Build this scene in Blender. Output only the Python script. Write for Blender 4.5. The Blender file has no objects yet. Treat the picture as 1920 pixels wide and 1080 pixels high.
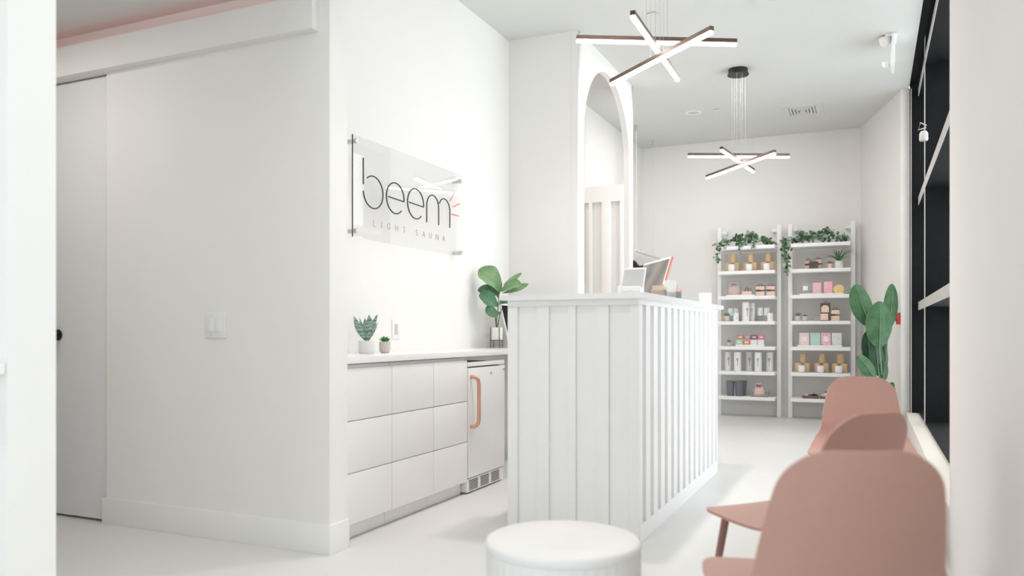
import bpy, bmesh, math, random
from mathutils import Vector, Matrix
random.seed(7)
C = bpy.context.scene.collection
PI = math.pi

# ------------------------------------------------------------------ camera
F = 1490.0; PX0 = 960.0; HY = 622.0; H = 1.05
ANG = math.atan(671.0/1490.0); SA = math.sin(ANG); CA = math.cos(ANG)
cam = bpy.data.cameras.new('camera'); cob = bpy.data.objects.new('camera', cam); C.objects.link(cob)
cob.location = (0, 0, H); cob.rotation_euler = (PI/2, 0, ANG)
cam.sensor_width = 36; cam.lens = F/1920*36; cam.shift_y = (HY-540)/1920
cam.clip_start = .02
cam.dof.use_dof = True; cam.dof.focus_distance = 6.2; cam.dof.aperture_fstop = 2.0
bpy.context.scene.camera = cob

# ------------------------------------------------------------------ world and light
sc = bpy.context.scene
w = bpy.data.worlds.new('overcast'); sc.world = w; w.use_nodes = True
bg = w.node_tree.nodes['Background']
bg.inputs[0].default_value = (0.962, 0.972, 1.0, 1); bg.inputs[1].default_value = 3.65
sc.view_settings.view_transform = 'Standard'; sc.view_settings.look = 'None'
sc.view_settings.gamma = 1; sc.view_settings.use_curve_mapping = False
sc.view_settings.exposure = 0.18

def area(name, loc, rot, sx, sy, power=0, col=(1, 1, 1), portal=False, spread=PI):
    l = bpy.data.lights.new(name, 'AREA'); l.shape = 'RECTANGLE'; l.size = sx; l.size_y = sy
    l.energy = power; l.color = col; l.spread = spread
    if portal: l.cycles.is_portal = True
    o = bpy.data.objects.new(name, l); C.objects.link(o); o.location = loc; o.rotation_euler = rot
    return o
# portals over the window openings (they only guide the sky light through)
area('portal_right_window', (0.80, 6.5, 2.15), (0, PI/2, 0), 3.9, 4.8, portal=True)
area('portal_near_window', (0.62, -0.5, 1.85), (0, PI/2, 0), 3.2, 3.4, portal=True)
area('portal_front_window', (-2.9, -2.72, 1.43), (PI/2, 0, 0), 2.8, 2.36, portal=True)
def can_and_fill_light(name, x, y, z, power, col=(1, .86, .74), r=.07, spread=2.2):
    l = bpy.data.lights.new(name, 'AREA'); l.shape = 'DISK'; l.size = r*2; l.energy = power; l.color = col; l.spread = spread
    o = bpy.data.objects.new(name, l); C.objects.link(o); o.location = (x, y, z)
    return o
WARM = (1, .945, .895)

# ------------------------------------------------------------------ pixel -> place
def at_d(px, py, d):
    u = (px-PX0)/F; v = (HY-py)/F
    return Vector((d*(-SA+u*CA), d*(CA+u*SA), H+v*d))
def on_y(px, py, Y): return at_d(px, py, Y/(CA+(px-PX0)/F*SA))
def on_x(px, py, X): return at_d(px, py, X/(-SA+(px-PX0)/F*CA))
def on_z(px, py, Z): return at_d(px, py, (Z-H)*F/(HY-py))

# ------------------------------------------------------------------ materials
def s2l(c):
    c = c/255.0
    return c/12.92 if c <= .04045 else ((c+.055)/1.055)**2.4
def mat(name, rgb, rough=.5, metal=0, var=.03, scale=12, bump=0, spec=.5, emit=None, estr=0, trans=0, alpha=1, rgb2=None, coat=0):
    m = bpy.data.materials.new(name); m.use_nodes = True
    nt = m.node_tree; b = nt.nodes['Principled BSDF']
    lin = [s2l(c) for c in rgb]
    tc = nt.nodes.new('ShaderNodeTexCoord'); nz = nt.nodes.new('ShaderNodeTexNoise')
    nz.inputs['Scale'].default_value = scale; nz.inputs['Detail'].default_value = 3
    nt.links.new(tc.outputs['Object'], nz.inputs['Vector'])
    r = nt.nodes.new('ShaderNodeValToRGB')
    a2 = [s2l(c) for c in rgb2] if rgb2 else [min(1, c*(1+var)) for c in lin]
    a1 = lin if rgb2 else [c*(1-var) for c in lin]
    r.color_ramp.elements[0].color = (*a1, 1); r.color_ramp.elements[1].color = (*a2, 1)
    r.color_ramp.elements[0].position = .35; r.color_ramp.elements[1].position = .65
    nt.links.new(nz.outputs['Fac'], r.inputs[0]); nt.links.new(r.outputs[0], b.inputs['Base Color'])
    b.inputs['Roughness'].default_value = rough; b.inputs['Metallic'].default_value = metal
    b.inputs['Specular IOR Level'].default_value = spec
    b.inputs['Coat Weight'].default_value = coat
    if trans: b.inputs['Transmission Weight'].default_value = trans
    if emit:
        b.inputs['Emission Color'].default_value = (*[s2l(c) for c in emit], 1); b.inputs['Emission Strength'].default_value = estr
    if bump:
        bp = nt.nodes.new('ShaderNodeBump'); bp.inputs['Strength'].default_value = bump; bp.inputs['Distance'].default_value = .002
        n2 = nt.nodes.new('ShaderNodeTexNoise'); n2.inputs['Scale'].default_value = scale*18
        nt.links.new(tc.outputs['Object'], n2.inputs['Vector'])
        nt.links.new(n2.outputs['Fac'], bp.inputs['Height']); nt.links.new(bp.outputs[0], b.inputs['Normal'])
    return m
def sheer(name, rgb, refl=1.0, base=.0, rough=.02, dens=.0):
    """thin clear sheet: see-through with Fresnel reflection"""
    m = bpy.data.materials.new(name); m.use_nodes = True; nt = m.node_tree; nt.nodes.clear()
    out = nt.nodes.new('ShaderNodeOutputMaterial'); mx = nt.nodes.new('ShaderNodeMixShader')
    tr = nt.nodes.new('ShaderNodeBsdfTransparent'); gl = nt.nodes.new('ShaderNodeBsdfGlossy')
    lw = nt.nodes.new('ShaderNodeLayerWeight'); lw.inputs[0].default_value = .5
    fr = nt.nodes.new('ShaderNodeMath'); fr.operation = 'POWER'; fr.inputs[1].default_value = 4.2; nt.links.new(lw.outputs['Facing'], fr.inputs[0])
    tr.inputs[0].default_value = (*[s2l(c) for c in rgb], 1); gl.inputs['Roughness'].default_value = rough
    mt = nt.nodes.new('ShaderNodeMath'); mt.operation = 'MULTIPLY_ADD'; mt.inputs[1].default_value = refl; mt.inputs[2].default_value = base
    mt.use_clamp = True
    nt.links.new(fr.outputs[0], mt.inputs[0]); nt.links.new(mt.outputs[0], mx.inputs[0])
    if dens:
        df = nt.nodes.new('ShaderNodeBsdfDiffuse'); df.inputs[0].default_value = (*[s2l(c) for c in rgb], 1)
        m2 = nt.nodes.new('ShaderNodeMixShader'); m2.inputs[0].default_value = dens
        nt.links.new(tr.outputs[0], m2.inputs[1]); nt.links.new(df.outputs[0], m2.inputs[2]); nt.links.new(m2.outputs[0], mx.inputs[1])
    else: nt.links.new(tr.outputs[0], mx.inputs[1])
    nt.links.new(gl.outputs[0], mx.inputs[2])
    nt.links.new(mx.outputs[0], out.inputs[0])
    return m
def dotted(name, rgb, dot, scale=60, size=.28, rough=.5):
    m = mat(name, rgb, rough); nt = m.node_tree; b = nt.nodes['Principled BSDF']
    tc = nt.nodes.new('ShaderNodeTexCoord'); vo = nt.nodes.new('ShaderNodeTexVoronoi'); vo.inputs['Scale'].default_value = scale
    nt.links.new(tc.outputs['Object'], vo.inputs['Vector'])
    lt = nt.nodes.new('ShaderNodeMath'); lt.operation = 'LESS_THAN'; lt.inputs[1].default_value = size
    nt.links.new(vo.outputs['Distance'], lt.inputs[0])
    mx = nt.nodes.new('ShaderNodeMix'); mx.data_type = 'RGBA'
    mx.inputs[6].default_value = (*[s2l(c) for c in rgb], 1); mx.inputs[7].default_value = (*[s2l(c) for c in dot], 1)
    nt.links.new(lt.outputs[0], mx.inputs[0]); nt.links.new(mx.outputs[2], b.inputs['Base Color'])
    return m
def wood(name, c1, c2, scale=8, stretch=(1, 1, .12), rough=.55):
    m = mat(name, c1, rough); nt = m.node_tree; b = nt.nodes['Principled BSDF']
    tc = nt.nodes.new('ShaderNodeTexCoord'); mp = nt.nodes.new('ShaderNodeMapping'); mp.inputs['Scale'].default_value = stretch
    nz = nt.nodes.new('ShaderNodeTexNoise'); nz.inputs['Scale'].default_value = scale*20; nz.inputs['Detail'].default_value = 4
    nt.links.new(tc.outputs['Object'], mp.inputs[0]); nt.links.new(mp.outputs[0], nz.inputs['Vector'])
    r = nt.nodes.new('ShaderNodeValToRGB'); r.color_ramp.elements[0].position = .3; r.color_ramp.elements[1].position = .7
    r.color_ramp.elements[0].color = (*[s2l(c) for c in c1], 1); r.color_ramp.elements[1].color = (*[s2l(c) for c in c2], 1)
    nt.links.new(nz.outputs['Fac'], r.inputs[0]); nt.links.new(r.outputs[0], b.inputs['Base Color'])
    return m

M = {}
M['wall'] = mat('wall_paint', (242, 240, 237), .75, var=.006, scale=3, bump=.05)
M['ceil'] = mat('ceiling_paint', (219, 220, 217), .85, var=.006, scale=3)
M['trim'] = mat('trim_paint', (243, 242, 240), .45, var=.005)
M['desk'] = mat('desk_paint', (249, 248, 247), .4, var=.005)
M['door'] = mat('door_paint', (232, 232, 231), .5, var=.005)
M['cab'] = mat('cabinet_lacquer', (243, 241, 239), .35, var=.004)
M['quartz'] = mat('white_quartz', (245, 244, 243), .18, var=.012, scale=40)
M['fridge'] = mat('fridge_enamel', (240, 239, 238), .22, var=.004)
M['black'] = mat('black_frame', (14, 15, 18), .7, var=.25, scale=9, spec=.2)
M['blackmatte'] = mat('black_metal', (30, 30, 31), .45, var=.1)
M['edge'] = mat('frame_edge', (196, 192, 187), .4, var=.03)
M['dark'] = mat('dark_gap', (40, 38, 37), .8)
M['glass'] = sheer('window_glass', (238, 242, 243), base=.04)
M['chair'] = mat('pink_plastic', (197, 154, 141), .5, var=.012, scale=60, bump=.04)
M['chairleg'] = mat('pink_steel', (160, 118, 107), .45, var=.03)
M['stool'] = mat('white_ceramic', (240, 238, 236), .45, var=.006)
M['lamp'] = mat('lamp_diffuser', (255, 250, 245), .5, emit=(255, 243, 236), estr=15)
M['lampbody'] = mat('dark_bronze', (92, 76, 68), .45, metal=.3, var=.08)
M['wire'] = mat('steel_wire', (170, 168, 165), .4, metal=.5)
M['copper'] = mat('copper', (214, 165, 140), .32, metal=.55, var=.04)
M['steel'] = mat('brushed_steel', (205, 203, 200), .3, metal=.9, var=.05)
M['acrylic'] = sheer('clear_acrylic', (254, 254, 254), refl=1.1, base=.022, rough=.012, dens=.02)
M['acredge'] = mat('acrylic_edge', (70, 72, 74), .2)
M['clear'] = sheer('clear_box', (240, 240, 240), refl=1.2, base=.03, rough=.05, dens=.12)
M['ink'] = mat('black_letter', (38, 38, 40), .35, var=.1)
M['inkgrey'] = mat('grey_letter', (120, 120, 122), .4)
M['coral'] = mat('coral_ray', (226, 122, 100), .4)
M['shelf'] = mat('shelf_white', (246, 246, 245), .4, var=.004)
M['white'] = mat('white_plastic', (244, 243, 242), .35, var=.005)
M['switch'] = mat('switch_white', (240, 240, 240), .3, var=.004)
M['grey'] = mat('light_grey', (200, 200, 200), .4)
M['throat'] = mat('vent_throat', (135, 136, 135), .7)
M['slot'] = mat('vent_slot', (90, 90, 90), .6)
M['bamboo'] = wood('bamboo', (236, 210, 172), (220, 186, 142))
M['oak'] = wood('oak', (196, 158, 118), (170, 130, 92))
M['candle'] = mat('white_jar', (243, 244, 245), .25, var=.004)
M['wax'] = mat('wax', (240, 232, 215), .5)
M['pink'] = mat('pink_card', (236, 205, 190), .55, var=.03)
M['pink2'] = mat('pink_fabric', (238, 205, 197), .7, var=.05, scale=40, bump=.3)
M['band'] = mat('brown_band', (84, 66, 62), .5)
M['brownbox'] = mat('brown_box', (120, 95, 95), .55, var=.06)
M['darkpk'] = mat('dark_pack', (92, 80, 78), .45, var=.1)
M['cream'] = dotted('speckled_rose', (232, 205, 185), (250, 236, 222), 90, .35)
M['tumbler'] = wood('smoke_ribbed', (96, 102, 108), (128, 134, 140), 5, (6, 6, .02), .25)
M['stone'] = mat('stone_pot', (208, 200, 192), .6, var=.04, scale=60)
M['whitepot'] = mat('white_pot', (226, 225, 224), .5, var=.01)
M['blush'] = mat('blush_pot', (226, 198, 184), .55, var=.03)
M['soil'] = mat('soil', (70, 58, 48), .95, var=.3, scale=120)
def leafmat(name, c1, c2, rough=.45, scale=14):
    m = mat(name, c1, rough, rgb2=c2, scale=scale)
    return m
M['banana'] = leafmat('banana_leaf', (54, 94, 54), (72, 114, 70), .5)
M['bananad'] = leafmat('banana_leaf_dark', (40, 74, 52), (52, 90, 62), .5)  # darker green used on the lower leaves
M['vein'] = mat('leaf_vein', (118, 152, 108), .5)
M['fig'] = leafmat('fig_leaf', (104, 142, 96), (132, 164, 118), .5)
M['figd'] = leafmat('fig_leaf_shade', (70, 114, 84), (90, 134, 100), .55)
M['eu1'] = leafmat('eucalyptus_dark', (70, 100, 74), (98, 128, 98), .55, 30)
M['eu2'] = leafmat('eucalyptus_pale', (132, 164, 138), (160, 186, 162), .6, 30)
M['stem'] = mat('stem', (112, 128, 84), .6)
M['succ'] = leafmat('succulent', (52, 132, 62), (96, 176, 92), .4, 40)
M['succgrey'] = leafmat('succulent_grey', (118, 146, 132), (150, 172, 158), .5, 40)
M['spider'] = leafmat('spider_leaf', (44, 104, 58), (88, 146, 84), .45, 40)
M['orange'] = mat('coral_metal', (222, 132, 112), .4, metal=.1)
M['cloth'] = mat('black_cloth', (30, 28, 30), .85, var=.15, bump=.3)
M['kraft'] = mat('kraft_paper', (230, 206, 184), .7, var=.06)
M['paper'] = mat('white_paper', (238, 240, 240), .6)
M['pinkpaper'] = mat('pink_paper', (243, 200, 204), .6, var=.05)
M['tablet'] = mat('tablet_glass', (205, 206, 208), .12, var=.01)
M['red'] = mat('red_plastic', (205, 75, 62), .4)
M['rail'] = mat('rail_white', (222, 225, 222), .4)
# striped snake plant leaf
def snake():
    m = mat('snake_leaf', (130, 160, 142), .45); nt = m.node_tree; b = nt.nodes['Principled BSDF']
    tc = nt.nodes.new('ShaderNodeTexCoord'); wv = nt.nodes.new('ShaderNodeTexWave'); wv.bands_direction = 'Z'
    wv.inputs['Scale'].default_value = 15; wv.inputs['Distortion'].default_value = 9; wv.inputs['Detail'].default_value = 3; wv.inputs['Detail Scale'].default_value = 2
    nt.links.new(tc.outputs['Object'], wv.inputs['Vector'])
    r = nt.nodes.new('ShaderNodeValToRGB'); r.color_ramp.elements[0].position = .05; r.color_ramp.elements[1].position = .45
    r.color_ramp.elements[0].color = (*[s2l(c) for c in (98, 120, 112)], 1); r.color_ramp.elements[1].color = (*[s2l(c) for c in (150, 178, 160)], 1)
    nt.links.new(wv.outputs['Fac'], r.inputs[0]); nt.links.new(r.outputs[0], b.inputs['Base Color'])
    return m
M['snake'] = snake()
def screen_mat():
    m = mat('dark_screen', (110, 98, 94), .25, rgb2=(84, 82, 84), scale=4); nt = m.node_tree; b = nt.nodes['Principled BSDF']
    tc = nt.nodes.new('ShaderNodeTexCoord'); wv = nt.nodes.new('ShaderNodeTexWave'); wv.bands_direction = 'DIAGONAL'
    wv.inputs['Scale'].default_value = 2.2; wv.inputs['Distortion'].default_value = 3
    nt.links.new(tc.outputs['Object'], wv.inputs['Vector'])
    r = nt.nodes.new('ShaderNodeValToRGB'); r.color_ramp.elements[0].color = (*[s2l(c) for c in (96, 92, 92)], 1)
    r.color_ramp.elements[1].color = (*[s2l(c) for c in (134, 122, 115)], 1)
    nt.links.new(wv.outputs['Fac'], r.inputs[0]); nt.links.new(r.outputs[0], b.inputs['Base Color'])
    return m
M['screen'] = screen_mat()
def floor_mat():
    m = mat('polished_concrete', (226, 225, 223), .32, var=.018, scale=1.6, spec=.4); nt = m.node_tree; b = nt.nodes['Principled BSDF']
    # control joint scored in the hallway
    src = b.inputs['Base Color'].links[0].from_socket
    tc = nt.nodes.new('ShaderNodeTexCoord'); sp = nt.nodes.new('ShaderNodeSeparateXYZ'); nt.links.new(tc.outputs['Object'], sp.inputs[0])
    j = on_z(160, 1001, 0)
    a = nt.nodes.new('ShaderNodeMath'); a.operation = 'ADD'; a.inputs[1].default_value = -j.x; nt.links.new(sp.outputs[0], a.inputs[0])
    ab = nt.nodes.new('ShaderNodeMath'); ab.operation = 'ABSOLUTE'; nt.links.new(a.outputs[0], ab.inputs[0])
    lt = nt.nodes.new('ShaderNodeMath'); lt.operation = 'LESS_THAN'; lt.inputs[1].default_value = .004; nt.links.new(ab.outputs[0], lt.inputs[0])
    mx = nt.nodes.new('ShaderNodeMix'); mx.data_type = 'RGBA'; mx.inputs[7].default_value = (.8, .8, .79, 1)
    nt.links.new(lt.outputs[0], mx.inputs[0]); nt.links.new(src, mx.inputs[6]); nt.links.new(mx.outputs[2], b.inputs['Base Color'])
    return m
M['floor'] = floor_mat()

# ------------------------------------------------------------------ mesh helpers
def box(bm, x0, x1, y0, y1, z0, z1, bev=0, seg=2, mtx=None):
    if x0 > x1: x0, x1 = x1, x0
    if y0 > y1: y0, y1 = y1, y0
    if z0 > z1: z0, z1 = z1, z0
    vs = [bm.verts.new(p) for p in [(x0, y0, z0), (x1, y0, z0), (x1, y1, z0), (x0, y1, z0), (x0, y0, z1), (x1, y0, z1), (x1, y1, z1), (x0, y1, z1)]]
    fs = [bm.faces.new([vs[i] for i in q]) for q in [(0, 3, 2, 1), (4, 5, 6, 7), (0, 1, 5, 4), (1, 2, 6, 5), (2, 3, 7, 6), (3, 0, 4, 7)]]
    if mtx is not None:
        for v in vs: v.co = mtx @ v.co
    if bev:
        es = list({e for f in fs for e in f.edges})
        bmesh.ops.bevel(bm, geom=es, offset=bev, segments=seg, affect='EDGES', profile=.6)
def prism(bm, poly, z0, z1):
    lo = [bm.verts.new((x, y, z0)) for x, y in poly]; hi = [bm.verts.new((x, y, z1)) for x, y in poly]
    n = len(poly)
    bm.faces.new(lo[::-1]); bm.faces.new(hi)
    for i in range(n): bm.faces.new((lo[i], lo[(i+1) % n], hi[(i+1) % n], hi[i]))
def lathe(bm, prof, c=(0, 0, 0), n=32, wob=None):
    """prof: list of (r,z); closes with caps where r==0"""
    rings = []
    for r, z in prof:
        if r <= 1e-6: rings.append([bm.verts.new((c[0], c[1], c[2]+z))])
        else:
            ring = []
            for i in range(n):
                a = 2*PI*i/n; rr = r*(wob(i) if wob else 1)
                ring.append(bm.verts.new((c[0]+rr*math.cos(a), c[1]+rr*math.sin(a), c[2]+z)))
            rings.append(ring)
    for k in range(len(rings)-1):
        a, b = rings[k], rings[k+1]
        for i in range(n):
            j = (i+1) % n
            if len(a) == 1 and len(b) == 1: continue
            if len(a) == 1: bm.faces.new((a[0], b[j], b[i]))
            elif len(b) == 1: bm.faces.new((a[i], a[j], b[0]))
            else: bm.faces.new((a[i], a[j], b[j], b[i]))
def tube(bm, pts, r, n=10, caps=True):
    pts = [Vector(p) for p in pts]; rs = r if isinstance(r, (list, tuple)) else [r]*len(pts)
    rings = []; up = None
    for i, p in enumerate(pts):
        t = (pts[min(i+1, len(pts)-1)]-pts[max(i-1, 0)]).normalized()
        if up is None:
            up = Vector((0, 0, 1)) if abs(t.z) < .9 else Vector((1, 0, 0))
        s = t.cross(up).normalized(); up = s.cross(t).normalized()
        rings.append([bm.verts.new(p+rs[i]*(math.cos(2*PI*k/n)*s+math.sin(2*PI*k/n)*up)) for k in range(n)])
    for a, b in zip(rings, rings[1:]):
        for i in range(n): bm.faces.new((a[i], a[(i+1) % n], b[(i+1) % n], b[i]))
    if caps: bm.faces.new(rings[0][::-1]); bm.faces.new(rings[-1])
def bez(p0, p1, p2, t): return p0*(1-t)**2+p1*(2*t*(1-t))+p2*t*t
def leaf(bm, p0, p1, p2, wid, up=(0, 0, 1), fold=.15, ns=12, nw=4, peak=.45, tipp=1.0, wave=0):
    p0, p1, p2, up = Vector(p0), Vector(p1), Vector(p2), Vector(up)
    rows = []; ph = random.random()*6
    for i in range(ns+1):
        t = i/ns; p = bez(p0, p1, p2, t)
        tg = (bez(p0, p1, p2, min(1, t+.02))-bez(p0, p1, p2, max(0, t-.02))).normalized()
        s = tg.cross(up)
        if s.length < 1e-4: s = tg.cross(Vector((1, .3, 0)))
        s.normalize(); nrm = s.cross(tg).normalized()
        e = math.log(.5)/math.log(peak)
        wdt = wid*max(0.02, math.sin(PI*min(1, max(0, t))**e))**tipp
        rows.append([bm.verts.new(p+s*wdt*q+nrm*(fold*wdt*abs(q)+wave*wid*math.sin(t*17+ph)*abs(q))) for q in [(-1+2*k/nw) for k in range(nw+1)]])
    for a, b in zip(rows, rows[1:]):
        for k in range(nw): bm.faces.new((a[k], a[k+1], b[k+1], b[k]))
def obj(name, bm, m, parent=None, loc=(0, 0, 0), rot=(0, 0, 0), smooth=True, ang=.7):
    bmesh.ops.recalc_face_normals(bm, faces=bm.faces[:])
    if smooth:
        for f in bm.faces: f.smooth = True
        for e in bm.edges:
            if len(e.link_faces) == 2 and e.calc_face_angle(0) > ang: e.smooth = False
    me = bpy.data.meshes.new(name); bm.to_mesh(me); bm.free()
    o = bpy.data.objects.new(name, me); C.objects.link(o); me.materials.append(m)
    o.location = loc; o.rotation_euler = rot
    if parent: o.parent = parent
    return o
def B(): return bmesh.new()
def bobj(name, m, parent, *boxes, bev=0):
    bm = B()
    for b in boxes: box(bm, *b, bev=bev)
    return obj(name, bm, m, parent)
def thing(name, label, cat, loc=(0, 0, 0), rz=0, group=None):
    o = bpy.data.objects.new(name, None); C.objects.link(o); o.empty_display_size = .05
    o.location = loc; o.rotation_euler = (0, 0, rz); o['label'] = label; o['category'] = cat
    if group: o['group'] = group
    return o
def tag(o, label, cat, group=None):
    o['label'] = label; o['category'] = cat
    if group: o['group'] = group
    return o
def struct(o): o['kind'] = 'structure'; return o
def sbox(name, m, *boxes, bev=0):
    return struct(bobj(name, m, None, *boxes, bev=bev))
def dup(root, loc, rz=None, label=None, group=None):
    r = root.copy(); C.objects.link(r); r.location = loc
    if rz is not None: r.rotation_euler = (0, 0, rz)
    if label: r['label'] = label
    if group: r['group'] = group
    for ch in list(root.children):
        c = ch.copy(); C.objects.link(c); c.parent = r
        for g in list(ch.children):
            d = g.copy(); C.objects.link(d); d.parent = c
    return r

# ------------------------------------------------------------------ the setting
CZ = 3.5
XW = -2.775          # sign wall
XA = -2.16           # arch wall face
YP = 3.06            # hallway partition face
XP = -2.32           # wall ends
YB = 10.42           # back wall
sbox('floor', M['floor'], (-7.2, .8, -2.7, 10.8, -.1, 0))
sbox('ceiling', M['ceil'], (-7.2, .36, -2.7, 10.8, CZ, CZ+.12))
sbox('ceiling_hallway', M['ceil'], (-7, XP, 1.68, YP, 2.71, 2.83), (XP-.12, XP, 1.68, YP, 2.83, CZ))
XD = on_y(200, 600, YP).x
sbox('wall_partition', M['wall'], (XD, XP, YP, YP+.14, 0, CZ), (-7, XD, YP, YP+.14, 2.465, CZ), (-7, XD-.95, YP, YP+.14, 0, 2.465))
sbox('wall_near_left', M['wall'], (-7, XP, 1.525, 1.68, 0, CZ))
sbox('wall_hallway_end', M['wall'], (-7.1, -7, 1.5, 3.2, 0, CZ))
sbox('wall_left', M['wall'], (-5, XW, YP+.14, 6.22, 0, CZ))
sbox('wall_niche_end', M['wall'], (XW, XA-.056, 6.10, 6.22, 0, CZ))
sbox('wall_left_back', M['wall'], (-5, -2.79, 8.11, 10.6, 0, CZ))
sbox('wall_changing_room', M['wall'], (-5.1, -5, 6.2, 8.2, 0, CZ))
# arch wall
def arch_wall():
    bm = B(); y0, y1 = 6.10, 7.74; a0, a1 = 6.255, 7.61; cy = (a0+a1)/2; r = (a1-a0)/2; zs = 2.70
    x0, x1 = XA-.055, XA
    arc = [(cy-r*math.cos(PI*i/40), zs+r*math.sin(PI*i/40)) for i in range(41)]
    def quad(p):
        f = [bm.verts.new((x1, y, z)) for y, z in p]; b = [bm.verts.new((x0, y, z)) for y, z in p]
        bm.faces.new(f); bm.faces.new(b[::-1])
    quad([(y0, 0), (a0, 0), (a0, zs), (y0, zs)]); quad([(a1, 0), (y1, 0), (y1, zs), (a1, zs)])
    quad([(y0, zs), (a0, zs), (a0, CZ), (y0, CZ)]); quad([(a1, zs), (y1, zs), (y1, CZ), (a1, CZ)])
    for p, q in zip(arc, arc[1:]): quad([p, q, (q[0], CZ), (p[0], CZ)])
    def rev(p, q): bm.faces.new([bm.verts.new(v) for v in [(x0, *p), (x1, *p), (x1, *q), (x0, *q)]])
    line = [(a0, 0)]+arc+[(a1, 0)]
    for p, q in zip(line, line[1:]): rev(p, q)
    rev((y1, 0), (y1, CZ)); rev((y0, 0), (y0, CZ))
    bmesh.ops.remove_doubles(bm, verts=bm.verts[:], dist=1e-5)
    return struct(obj('wall_arch', bm, M['wall']))
arch_wall()
# board and batten partition behind the arch
def panel_wall():
    bm = B(); xr = on_y(1168, 500, 8.02).x; ztop = 2.585
    box(bm, -4.9, xr, 8.05, 8.11, 0, ztop)
    box(bm, -4.9, xr, 8.01, 8.05, ztop-.17, ztop)
    for px0, px1 in [(1162, 1168), (1128, 1144.5), (1103.5, 1109.5), (1084, 1093)]:
        box(bm, on_y(px0, 500, 8.01).x, on_y(px1, 500, 8.01).x, 8.01, 8.05, 0, ztop-.17, bev=.002)
    return struct(obj('wall_paneled', bm, M['trim']))
panel_wall()
# back wall and the angled corner
bm = B(); prism(bm, [(-5, YB), (-.10, YB), (-.10, 10.7), (-5, 10.7)], 0, CZ)
struct(obj('wall_back', bm, M['wall']))
bm = B(); prism(bm, [(-.0995, YB), (.285, 9.0), (.285, 8.945), (.36, 8.945), (.8, 8.945), (.8, 10.7), (-.0995, 10.7)], 0, CZ)
struct(obj('wall_back_corner', bm, M['wall']))
# right wall
sbox('wall_right', M['wall'], (.33, .85, 1.2, 4.1, 0, CZ), (.33, .85, -2.7, -2.2, 0, CZ), (.33, .85, -2.2, 1.2, 0, .25), (.33, .85, -2.2, 1.2, 3.45, CZ))
sbox('wall_front', M['wall'], (-7.1, -4.3, -2.7, -2.5, 0, CZ), (-4.3, -1.5, -2.7, -2.5, 0, .25), (-4.3, -1.5, -2.7, -2.5, 2.6, CZ), (-1.5, .4, -2.7, -2.5, 0, CZ))
sbox('wall_waiting_side', M['wall'], (-7.1, -7, -2.7, 1.6, 0, CZ))
M['sill'] = mat('sill_paint', (228, 220, 210), .5, var=.01)
sbox('trim_sill', M['sill'], (.33, .9, 4.1, 8.945, 0, .24), bev=.004)
sbox('trim_soffit', M['black'], (.362, .95, 4.0, 8.96, 4.15, 4.2), (.362, .42, 4.1, 8.94, CZ+.02, 4.15), (.45, .95, 4.0, 4.1, CZ, 4.2), (.45, .95, 8.945, 9.0, CZ, 4.2))
# the storefront window: deep black mullions and transoms with a pale inner edge
def storefront():
    root = bpy.data.objects.new('window_1', None); C.objects.link(root); struct(root)
    xe, xb = .445, .74; Y0, Y1 = 4.12, 8.94
    bm = B(); ce = B()
    for y, t in [(Y0+.03, .06), (5.2, .05), (7.9, .05)]:
        box(bm, xe, xb, y-t/2, y+t/2, .24, 4.15); box(ce, xe-.006, xe, y-t/2, y+t/2, .24, 4.15)
    box(bm, .366, xb, Y1-.05, Y1, .24, 4.15); box(ce, .372, .38, Y1-.056, Y1-.05, .24, 3.48)
    zt = [(.24, .26), (1.265, 1.345), (2.315, 2.39), (3.40, 3.47)]
    ys = [Y0+.06, 5.175, 5.225, 7.875, 7.925, Y1-.05]
    for a, b in zip(ys[::2], ys[1::2]):
        for z0, z1 in zt:
            box(bm, xe, xb, a, b, z0, z1)
            if z0 > .3: box(ce, xe-.006, xe, a, b, z0, z1)
    obj('window_frame', bm, M['black'], root); obj('frame_edge', ce, M['edge'], root)
    g = B()
    for a, b in zip(ys[::2], ys[1::2]): box(g, xb-.045, xb-.035, a, b, .26, 4.15)
    obj('pane', g, M['glass'], root)
storefront()
def unseen_window(name, axis, c, a0, a1, n, z1=3.45):  # unseen openings, added and sized to bring in daylight
    root = bpy.data.objects.new(name, None); C.objects.link(root); struct(root)
    bm = B(); g = B(); z0 = .25
    def bx(b, p0, p1, q0, q1, z0, z1):
        if axis == 'x': box(b, q0, q1, p0, p1, z0, z1)
        else: box(b, p0, p1, q0, q1, z0, z1)
    for i in range(n+1):
        p = a0+(a1-a0)*i/n; p = min(max(p, a0+.025), a1-.025); bx(bm, p-.025, p+.025, c, c+.12, z0, z1)
    for z in (z0, 2.2, z1-.05): bx(bm, a0+.05, a1-.05, c+.005, c+.115, z, z+.05)
    bx(g, a0+.05, a1-.05, c+.05, c+.06, z0, z1)
    obj('window_frame', bm, M['black'], root); obj('pane', g, M['glass'], root)
unseen_window('added_window_2', 'x', .42, -2.2, 1.2, 3)
unseen_window('added_window_3', 'y', -2.66, -4.3, -1.5, 3, 2.6)
# baseboards
sbox('baseboard_partition', M['trim'], (XD-.02, XP+.012, YP-.014, YP, 0, .14), (XP, XP+.012, YP, YP+.14, 0, .14), bev=.0015)
sbox('baseboard_back', M['trim'], (-2.78, -.11, YB-.014, YB, 0, .13), bev=.0015)
bm = B(); prism(bm, [(XD-1, YP-.055), (-2.378, YP-.055), (-2.378, YP), (XD-1, YP)], 2.472, 2.635)
prism(bm, [(XD-3, YP-.055), (XD-1.003, YP-.055), (XD-1.003, YP), (XD-3, YP)], 2.472, 2.635)
bm2 = bm
struct(obj('trim_bulkhead', bm2, M['wall']))
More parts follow.
